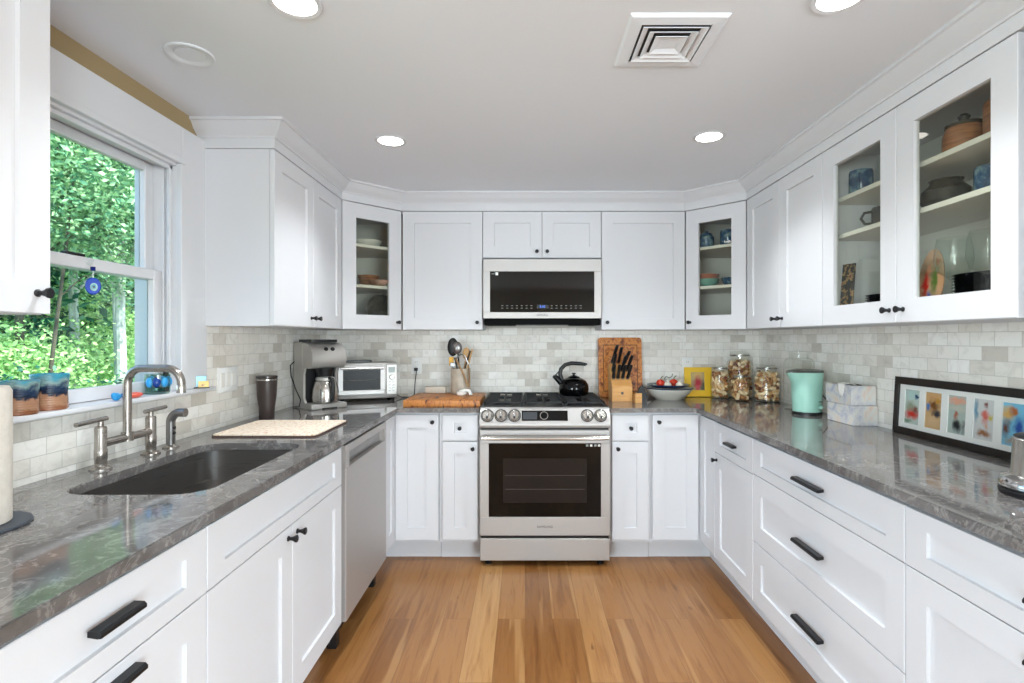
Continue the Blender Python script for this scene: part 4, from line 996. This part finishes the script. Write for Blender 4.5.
for x, y, r, h, lab in ((-1.405,1.470,.046,.094,'blue and brown pottery tumbler on the window sill, nearer one'),(-1.412,1.575,.046,.106,'blue and brown pottery tumbler on the window sill, second from the left')):
    t = tag(MB().lathe([(0,0),(r*.88,0),(r*.94,.006),(r*.90,h*.5),(r,h-.003),(r*.98,h),(r*.90,h-.003),(r*.82,h*.5),(0,.01)], 40).build('pottery_tumbler', DRIP, loc=(x,y,1.113)), lab, 'cup', 'pottery tumblers on the window sill')
BLU = mat('bright_blue', '#2d9fe0', .3)
tag(MB().sphere((0,0,.013), .014, (1,1.0,.95)).sphere((.002,-.012,.019), .009).build('blue_figurine', BLU, loc=(-1.388,1.800,1.1125)), 'small bright blue figurine on the sill left of the faucet spout', 'figurine')
tag(MB().sphere((0,0,.009), .022, (.8,1.4,.42)).build('blue_dish', mat('deep_blue','#2f6fa8',.25), loc=(-1.425,1.90,1.1125)), 'small dark blue dish behind the red one on the sill', 'dish')
tag(MB().sphere((0,0,.010), .026, (.8,1.5,.40)).build('red_dish', mat('coral_red','#e0604a',.35), loc=(-1.392,1.885,1.1125)), 'small coral red dish on the sill right of the faucet riser', 'dish')
t = thing('candle_glass', 'clear glass votive with blue spots on the window sill behind the spout', 'votive', (-1.400,2.02,1.1128))
MB().lathe([(0,0),(.036,0),(.040,.006),(.042,.04),(.041,.075),(.038,.075),(.039,.04),(.036,.01),(0,.006)], 36).build('body', glass('aqua_glass','#cfe6e0',.06), t)
for a, z, m_ in ((-100,.045,BLU),(-60,.045,mat('cobalt','#12408f',.2)),(-20,.045,BLU),(40,.045,BLU),(100,.045,BLU),(160,.045,BLU)):
    MB().sphere((.033*math.cos(R(a)),.033*math.sin(R(a)),z), .014, (1,1,1.5)).build('spot', m_, t).scale = (1,1,1)
tag(MB().box(-.006,.006,-.022,.022,0,.085,.002).build('small_plaque', BLACKP, loc=(-1.425,2.115,1.1128)), 'small dark plaque on the sill behind the faucet spout end', 'plaque')
t = thing('souvenir_card', 'small tilted card with a pale blue scene and yellow corner on the sill', 'card', (-1.383,2.235,1.1128), R(35))
MB().box(-.034,.034,-.002,.002,.006,.052,.0008).build('card', blobs('card_scene','#8ccbe0',[(0,.035,.05,.02,'#9fd6ea'),(-.03,.02,.01,.03,'#1d2a30')]), t)
MB().box(.004,.042,-.010,-.004,.001,.030,.0008).build('yellow_card', blobs('yellow_scene','#e8c04a',[(.023,.016,.010,.010,'#a0522a')]), t)
MB().box(-.045,.045,-.014,.012,0,.005,.001).build('card_stand', BLACKP, t)

t = thing('evil_eye_charm', 'blue glass eye charm hanging on the window sash', 'charm', (-1.432,1.757,1.497))
GB = mat('cobalt_glass', '#0f3fb0', .35, spec=.2)
for rr, y0, m_, nm in ((.0285,0,GB,'disc'),(.0135,.0045,mat('pale_aqua','#a5cfc8',.4),'iris'),(.0085,.0062,mat('eye_white','#5aa0b8',.2),'iris_ring'),(.0045,.0074,BLACKP,'pupil')):
    o = MB().lathe([(0,-.003 if nm == 'disc' else 0),(rr*.9,-.003 if nm == 'disc' else 0),(rr,.0),(rr*.9,.004),(0,.0045)] if nm == 'disc' else [(0,0),(rr,0),(rr*.8,.0016),(0,.002)], 32).build(nm, m_, t)
    o.matrix_local = (Matrix.Rotation(R(39),4,'Z') @ RX(90)) @ Matrix.Diagonal((.74,1,1,1)) @ T(.003 if nm != 'disc' else 0, 0 if nm == 'disc' else -.003, y0 if nm != 'disc' else 0)
MB().tube([(0,0,.028),(0,0,.075)], .0012, 6).build('cord', CERW, t)
MB().lathe([(.007,0),(.007,.014),(0,.014)], 8, T(0,0,.05)).build('bead', mat('navy_bead','#10206a',.15), t)
o = MB().lathe([(0,0),(.016,0),(.012,.006),(.004,.010),(0,.010)], 24).build('suction_cup', GLASSCUP, t); o.matrix_local = T(-.013,0,.083) @ RY(90)

# ------------------------------------------------------------------ inside the glazed cabinets
def lath(name, prof, m, loc, label, cat, group=None): return tag(MB().lathe(prof, 32).build(name, m, loc=loc), label, cat, group)
BLUEM = noisy('mottled_blue_glaze', [(.3,'#1c3050'),(.5,'#33577a'),(.62,'#7f9aa0'),(.75,'#2b4a66')], 28, .15)
DARKG = noisy('dark_olive_glaze', [(.3,'#26251f'),(.7,'#4a463a')], 20, .2)
BRN = noisy('brown_stoneware', [(.35,'#7a4d31'),(.65,'#b27b54')], 12, .3, sc=(1,1,6))
cup = lambda r, h: [(0,0),(r*.85,0),(r,h*.12),(r,h*.9),(r*.94,h),(r*.88,h*.97),(r*.88,h*.1),(0,.008)]
def mug(x, y, z, r, h, m, label, rz, cat='mug', group=None):
    t = thing('mug', label, cat, (x,y,z), R(rz), group); MB().lathe(cup(r,h), 32).build('body', m, t)
    MB().tube([(r*.95,0,h*.82),(r+.022,0,h*.80),(r+.034,0,h*.5),(r+.020,0,h*.2),(r*.95,0,h*.2)], .0055, 10).build('handle', m, t); return t
mug(1.42,2.24,1.9255,.045,.105,BLUEM,'mottled blue mug on the top shelf behind the left glass door',-130)
t = mug(1.46,2.115,1.9255,.052,.12,GLASSCUP,'clear glass jug on the top shelf beside the blue mug',-30,'jug')
mug(1.43,2.10,1.7685,.05,.075,DARKG,'dark green mug on the second shelf behind the left glass door',150)
t = thing('lidded_jar', 'brown stoneware jar with a dark lid on the top shelf, right glass door', 'jar', (1.45,1.750,1.9255))
MB().lathe([(0,0),(.055,0),(.06,.02),(.058,.07),(.048,.095),(0,.095)], 36).build('body', BRN, t)
MB().lathe([(.052,.094),(.052,.104),(.02,.115),(.012,.118),(.018,.130),(.010,.138),(0,.138)], 32).build('lid', DARKG, t)
mug(1.45,1.600,1.9255,.052,.12,BRN,'brown stoneware pitcher at the right of the top shelf, right glass door',60,'pitcher')
lath('cooking_pot', [(0,0),(.06,0),(.072,.02),(.07,.055),(.05,.075),(.045,.085),(.050,.092),(.038,.092),(0,.06)], DARKG, (1.43,1.80,1.7685), 'squat dark glazed pot on the middle shelf, right glass door', 'pot')
mug(1.45,1.645,1.7685,.045,.09,BLUEM,'mottled blue mug on the middle shelf, right glass door',60)
PLB = mat('black_plate', '#15171a', .15)
zb = UZ0+.0185
def plates(x, y, n, r, m, lab, grp, z=zb, dz=.010):
    p0 = None
    for k in range(n):
        if p0 is None: o = MB().lathe([(0,0),(r*.6,0),(r*.8,.004),(r,.014),(r*.98,.016),(r*.78,.007),(0,.004)], 40).build('plate', m)
        else: o = p0.copy(); COL.objects.link(o)
        p0 = p0 or o; o.location = (x,y,z+.0005+k*dz); tag(o, lab[k] if isinstance(lab, list) else lab, 'plate', grp)
plates(1.52,2.17,10,.11,PLB,'black plate in the low stack behind the left glass door','black plates behind the left glass door')
plates(1.52,1.70,13,.12,PLB,'black plate in the stack behind the wine glasses','black plates behind the wine glasses')
wg = [(0,.001),(.032,.001),(.034,.003),(.008,.006),(.0035,.012),(.0035,.075),(.010,.082),(.036,.100),(.043,.125),(.040,.155),(.035,.175),(.034,.175),(.039,.155),(.042,.125),(.035,.102),(.008,.085),(0,.083)]
wg = [(r*1.25,z*1.45) for r, z in wg]
for x, y, lab in ((1.395,1.725,'wine glass standing left, behind the right glass door'),(1.395,1.598,'wine glass standing right, behind the right glass door')):
    t = thing('wine_glass', lab, 'wine glass', (x,y,zb+.0005), 0, 'wine glasses in the glazed cabinet')
    MB().lathe(wg[:6]+[(0,wg[5][1])], 32).build('stem', GLASSCUP, t); MB().lathe([wg[5]]+wg[6:], 40, close=False).build('bowl', GLASSCUP, t)
# oval picture plaque and flowered panel
PH2 = blobs('family_print', '#c9a489', [(0.0000,0.1600,0.0575,0.0480,'#8a7a60'),(-0.0161,0.1120,0.0161,0.0640,'#cf2f26'),(0.0138,0.1280,0.0161,0.0640,'#5f7a3a'),(0.0345,0.1200,0.0138,0.0640,'#d8a27e'),(0.0000,0.0640,0.0138,0.0320,'#2b4fb0'),(-0.0092,0.1680,0.0115,0.0192,'#b77a5a'),(0.0172,0.1888,0.0115,0.0192,'#a86a48')])
o = MB().prism([(.046*math.cos(2*PI*i/40),.118+.118*math.sin(2*PI*i/40)) for i in range(40)], -.004, 0, M=RX(90)).build('picture_plaque', PH2, loc=(1.375,1.815,zb+.0008), smooth=False)
o.rotation_euler = (R(-8),0,R(-78)); tag(o, 'oval plaque with a group picture standing behind the right glass door', 'plaque')
FLO = noisy('floral_print', [(.35,'#141414'),(.5,'#2e2a20'),(.58,'#c2a06a'),(.66,'#8c3b2c'),(.72,'#1a1a16')], 45, .4)
o = MB().box(-.03,.03,-.003,.003,0,.25,.001).build('floral_panel', FLO, loc=(1.380,2.285,zb+.0008)); o.rotation_euler = (R(-6),0,R(-70)); tag(o, 'dark flowered panel standing at the left behind the left glass door', 'plaque')

# right corner cabinet contents
lidj = [(0,0),(.040,0),(.046,.01),(.046,.07),(.036,.08),(.036,.088),(.03,.095),(.01,.10),(.010,.11),(0,.112)]
lath('blue_jar', lidj, BLUEM, (1.175,3.43,1.9055), 'mottled blue lidded jar at the left of the right corner cabinet', 'jar', 'blue jars in the right corner cabinet')
lath('blue_jar', cup(.050,.105), BLUEM, (1.295,3.375,1.9055), 'mottled blue open jar at the right of the right corner cabinet', 'jar', 'blue jars in the right corner cabinet')
bowlp = lambda r, h: [(0,0),(r*.5,0),(r*.85,h*.45),(r,h),(r*.96,h),(r*.8,h*.5),(r*.4,.006),(0,.006)]
lath('bowl', bowlp(.075,.05), mat('teal_glaze','#7fb3a6',.25), (1.185,3.45,1.6555), 'teal bowl at the bottom of the stack, right corner cabinet', 'bowl')
lath('bowl', bowlp(.078,.05), mat('terracotta_glaze','#b0705c',.3), (1.185,3.45,1.6855), 'terracotta bowl stacked on the teal one, right corner cabinet', 'bowl')
lath('bowl', bowlp(.062,.055), BLUEM, (1.325,3.40,1.6555), 'grey blue bowl at the right of the middle shelf, right corner cabinet', 'bowl')
lath('bowl', bowlp(.085,.04), DARKG, (1.19,3.44,zb+.0005), 'dark shallow bowl at the bottom left of the right corner cabinet', 'bowl')
lath('bowl', bowlp(.060,.05), DARKG, (1.335,3.40,zb+.0005), 'dark small bowl at the bottom right of the right corner cabinet', 'bowl')
# left corner cabinet contents
lath('bowl', bowlp(.10,.045), CERW, (-1.03,3.43,1.9055), 'white shallow bowl on the top shelf of the left corner cabinet', 'bowl')
lath('bowl', bowlp(.07,.075), BRN, (-1.02,3.46,1.6555), 'tall brown bowl on the middle shelf of the left corner cabinet', 'bowl')
lath('bowl', bowlp(.062,.035), noisy('rust_glaze',[(.3,'#7c4d3c'),(.7,'#a98c78')],20,.3), (-.93,3.38,1.6555), 'small rust coloured bowl in front on the middle shelf of the left corner cabinet', 'bowl')
o = MB().lathe([(0,0),(.06,0),(.105,.012),(.107,.016),(.06,.006),(0,.005)], 40).build('plate', DARKG, loc=(-.95,3.52,zb+.110)); o.rotation_euler = (R(80),0,R(35)); tag(o, 'dark plate standing on edge in the left corner cabinet', 'plate')

# ------------------------------------------------------------------ outside: ground, trees and shrubs beyond the window
GRASS = noisy('lawn', [(.3,'#2f5a2a'),(.6,'#5c8b45'),(.8,'#8bb06a')], 3, .9)
struct(MB().box(-40,-1.62,-8,40,-1.0,-.9).build('ground', GRASS, smooth=False))
BARK = noisy('grey_bark', [(.3,'#7d857e'),(.55,'#b5bbb2'),(.8,'#dfe3da')], 4, .9, sc=(3,3,1)); BARKD = noisy('dark_bark', [(.3,'#2a2a22'),(.7,'#54503f')], 5, .9, sc=(3,3,1))
def leafmat(name, stops, sc):
    m = noisy(name, stops, sc, .5, detail=6)
    b = m.node_tree.nodes['Principled BSDF']; tl = N(m, 'ShaderNodeBsdfTranslucent'); mx = N(m, 'ShaderNodeMixShader'); mx.inputs[0].default_value = .35
    col = b.inputs['Base Color'].links[0].from_socket; L(m, col, tl.inputs[0])
    L(m, b.outputs[0], mx.inputs[1]); L(m, tl.outputs[0], mx.inputs[2]); L(m, mx.outputs[0], m.node_tree.nodes['Material Output'].inputs[0]); return m
LEAF1 = leafmat('leaf_mid', [(.3,'#1f5642'),(.43,'#4f8c68'),(.55,'#97c48c'),(.7,'#dcefc6')], 6)  # pale leaf highlights and blue-green shadows painted into the ramp
LEAF2 = leafmat('leaf_bright', [(.3,'#5a9a5c'),(.5,'#a5cf82'),(.7,'#e6f3b8')], 6)  # sunny brightness painted into the leaf colour
LEAF3 = leafmat('leaf_dark', [(.3,'#0e3a2c'),(.5,'#265f4a'),(.72,'#79b08c')], 2.5)
def foliage(n, c, rad, size, seed, k=70, sp=.26):
    rg = np.random.default_rng(seed)
    d = rg.normal(size=(k,3)); d /= np.linalg.norm(d,axis=1)[:,None]; cl = d*(rg.uniform(.45,1,size=(k,1)))*np.array(rad)
    idx = rg.integers(0,k,n); p = cl[idx]+rg.normal(size=(n,3))*sp*np.array([1,1,.7]) + np.array(c)
    a = rg.normal(size=(n,3)); a[:,2] *= .6; a /= np.linalg.norm(a,axis=1)[:,None]
    b = np.cross(a, rg.normal(size=(n,3))); b /= np.linalg.norm(b,axis=1)[:,None]
    s = size*rg.uniform(.6,1.3,size=(n,1))
    V = np.stack([p-a*s, p-b*s*.5, p+a*s, p+b*s*.5], 1).reshape(-1,3)
    me = bpy.data.meshes.new('foliage'); me.vertices.add(4*n); me.vertices.foreach_set('co', V.astype(np.float32).ravel())
    me.loops.add(4*n); me.loops.foreach_set('vertex_index', np.arange(4*n, dtype=np.int32))
    me.polygons.add(n); me.polygons.foreach_set('loop_start', np.arange(0,4*n,4, dtype=np.int32)); me.polygons.foreach_set('loop_total', np.full(n,4, dtype=np.int32))
    me.update(calc_edges=True); me.validate(); return me
def tree(name, label, cat, x, y, h0, h1, rad, n, size, leaf, bark, tr, seed, group=None, lean=(0,0), sp=.26):
    t = thing(name, label, cat, (x,y,-.9), 0, group)
    zc = (h0+h1)/2+.9; rz = (h1-h0)/2
    me = foliage(n, (lean[0],lean[1],zc), (rad,rad,rz), size, seed, sp=sp); me.materials.append(leaf)
    o = bpy.data.objects.new('foliage', me); COL.objects.link(o); o.parent = t
    rnd = random.Random(seed); top = h1+.9-.3*rz
    pts = [(lean[0]*u+rnd.uniform(-.03,.03), lean[1]*u+rnd.uniform(-.03,.03), top*u) for u in (0,.2,.4,.6,.8,1)]
    MB().tube(pts, [tr*(1-.7*u) for u in (0,.2,.4,.6,.8,1)], 10).build('trunk', bark, t)
    for i in range(5):
        u = rnd.uniform(.4,.9); p = Vector((lean[0]*u, lean[1]*u, top*u)); a = rnd.uniform(0,2*PI); q = p+Vector((math.cos(a)*rad*.7, math.sin(a)*rad*.7, rz*.35))
        MB().tube([p,(p+q)/2+Vector((0,0,.1)),q], [tr*.35,tr*.22,tr*.08], 7).build('branch', bark, t)
tree('leafy_tree','broad bright green tree seen high in the upper sash, left side','tree',-6.3,6.6,1.9,6.0,1.5,36000,.032,LEAF1,BARKD,.06,11)
tree('leafy_tree','broad mid green tree seen high in the upper sash, right side','tree',-6.0,7.9,1.9,6.4,1.5,36000,.032,LEAF1,BARK,.085,12)
tree('pale_trunk_tree','tree with a pale trunk seen in the lower sash below the eye charm','tree',-7.3,8.6,2.5,7,1.6,12000,.06,LEAF1,BARK,.085,13)
tree('pale_trunk_tree','tree with a pale trunk seen right of the eye charm','tree',-6.35,8.3,2.7,7,1.4,9000,.06,LEAF3,BARK,.10,14)
tree('leaning_tree','thin dark leaning tree at the left of the lower sash','tree',-5.6,6.05,2.3,4.5,.9,5000,.045,LEAF1,BARKD,.03,15,lean=(.15,.40))
tree('understorey_tree','sunlit yellow green small tree in the middle of the lower sash','small tree',-7.9,9.1,-.2,2.2,1.5,16000,.04,LEAF2,BARKD,.04,16)
tree('understorey_tree','sunlit yellow green small tree at the left of the lower sash','small tree',-6.4,6.5,-.3,1.4,1.0,13000,.035,LEAF2,BARKD,.035,17)
tree('understorey_tree','green small tree at the right of the lower sash','small tree',-8.2,10.8,-.2,3.2,1.6,10000,.055,LEAF1,BARKD,.04,18)
for i, (x, y, r, lab) in enumerate(((-4.5,4.55,.6,'dark green shrub beyond the sill at the far left'),(-4.6,5.4,.65,'dark green shrub beyond the sill left of the middle'),(-4.3,6.0,.7,'dark green shrub beyond the sill at the middle'),(-4.9,6.8,.8,'dark green shrub beyond the sill at the right'))):
    tree('shrub', lab, 'shrub', x, y, -.85, .85, r, 8000, .03, LEAF3, BARKD, .02, 30+i, 'dark shrubs beyond the window', sp=.16)
for i, (x, y, r, lab) in enumerate(((-9.5,9.2,2.6,'distant dark tree filling the view at the left of the window'),(-10.5,11.5,2.8,'distant dark tree filling the view at the middle left of the window'),(-10.0,13.5,2.8,'distant dark tree filling the view at the middle right of the window'),(-9.0,15.0,2.8,'distant dark tree filling the view at the right of the window'),(-13,11,3.2,'farthest tree, seen through gaps at the left of the window'),(-14,16,3.4,'farthest tree, seen through gaps at the right of the window'))):
    tree('woodland_tree', lab, 'tree', x, y, -.6, 8.2, r, 11000, .11, LEAF3 if i < 4 else LEAF1, BARKD, .12, 50+i, 'woodland beyond the garden', sp=.45)
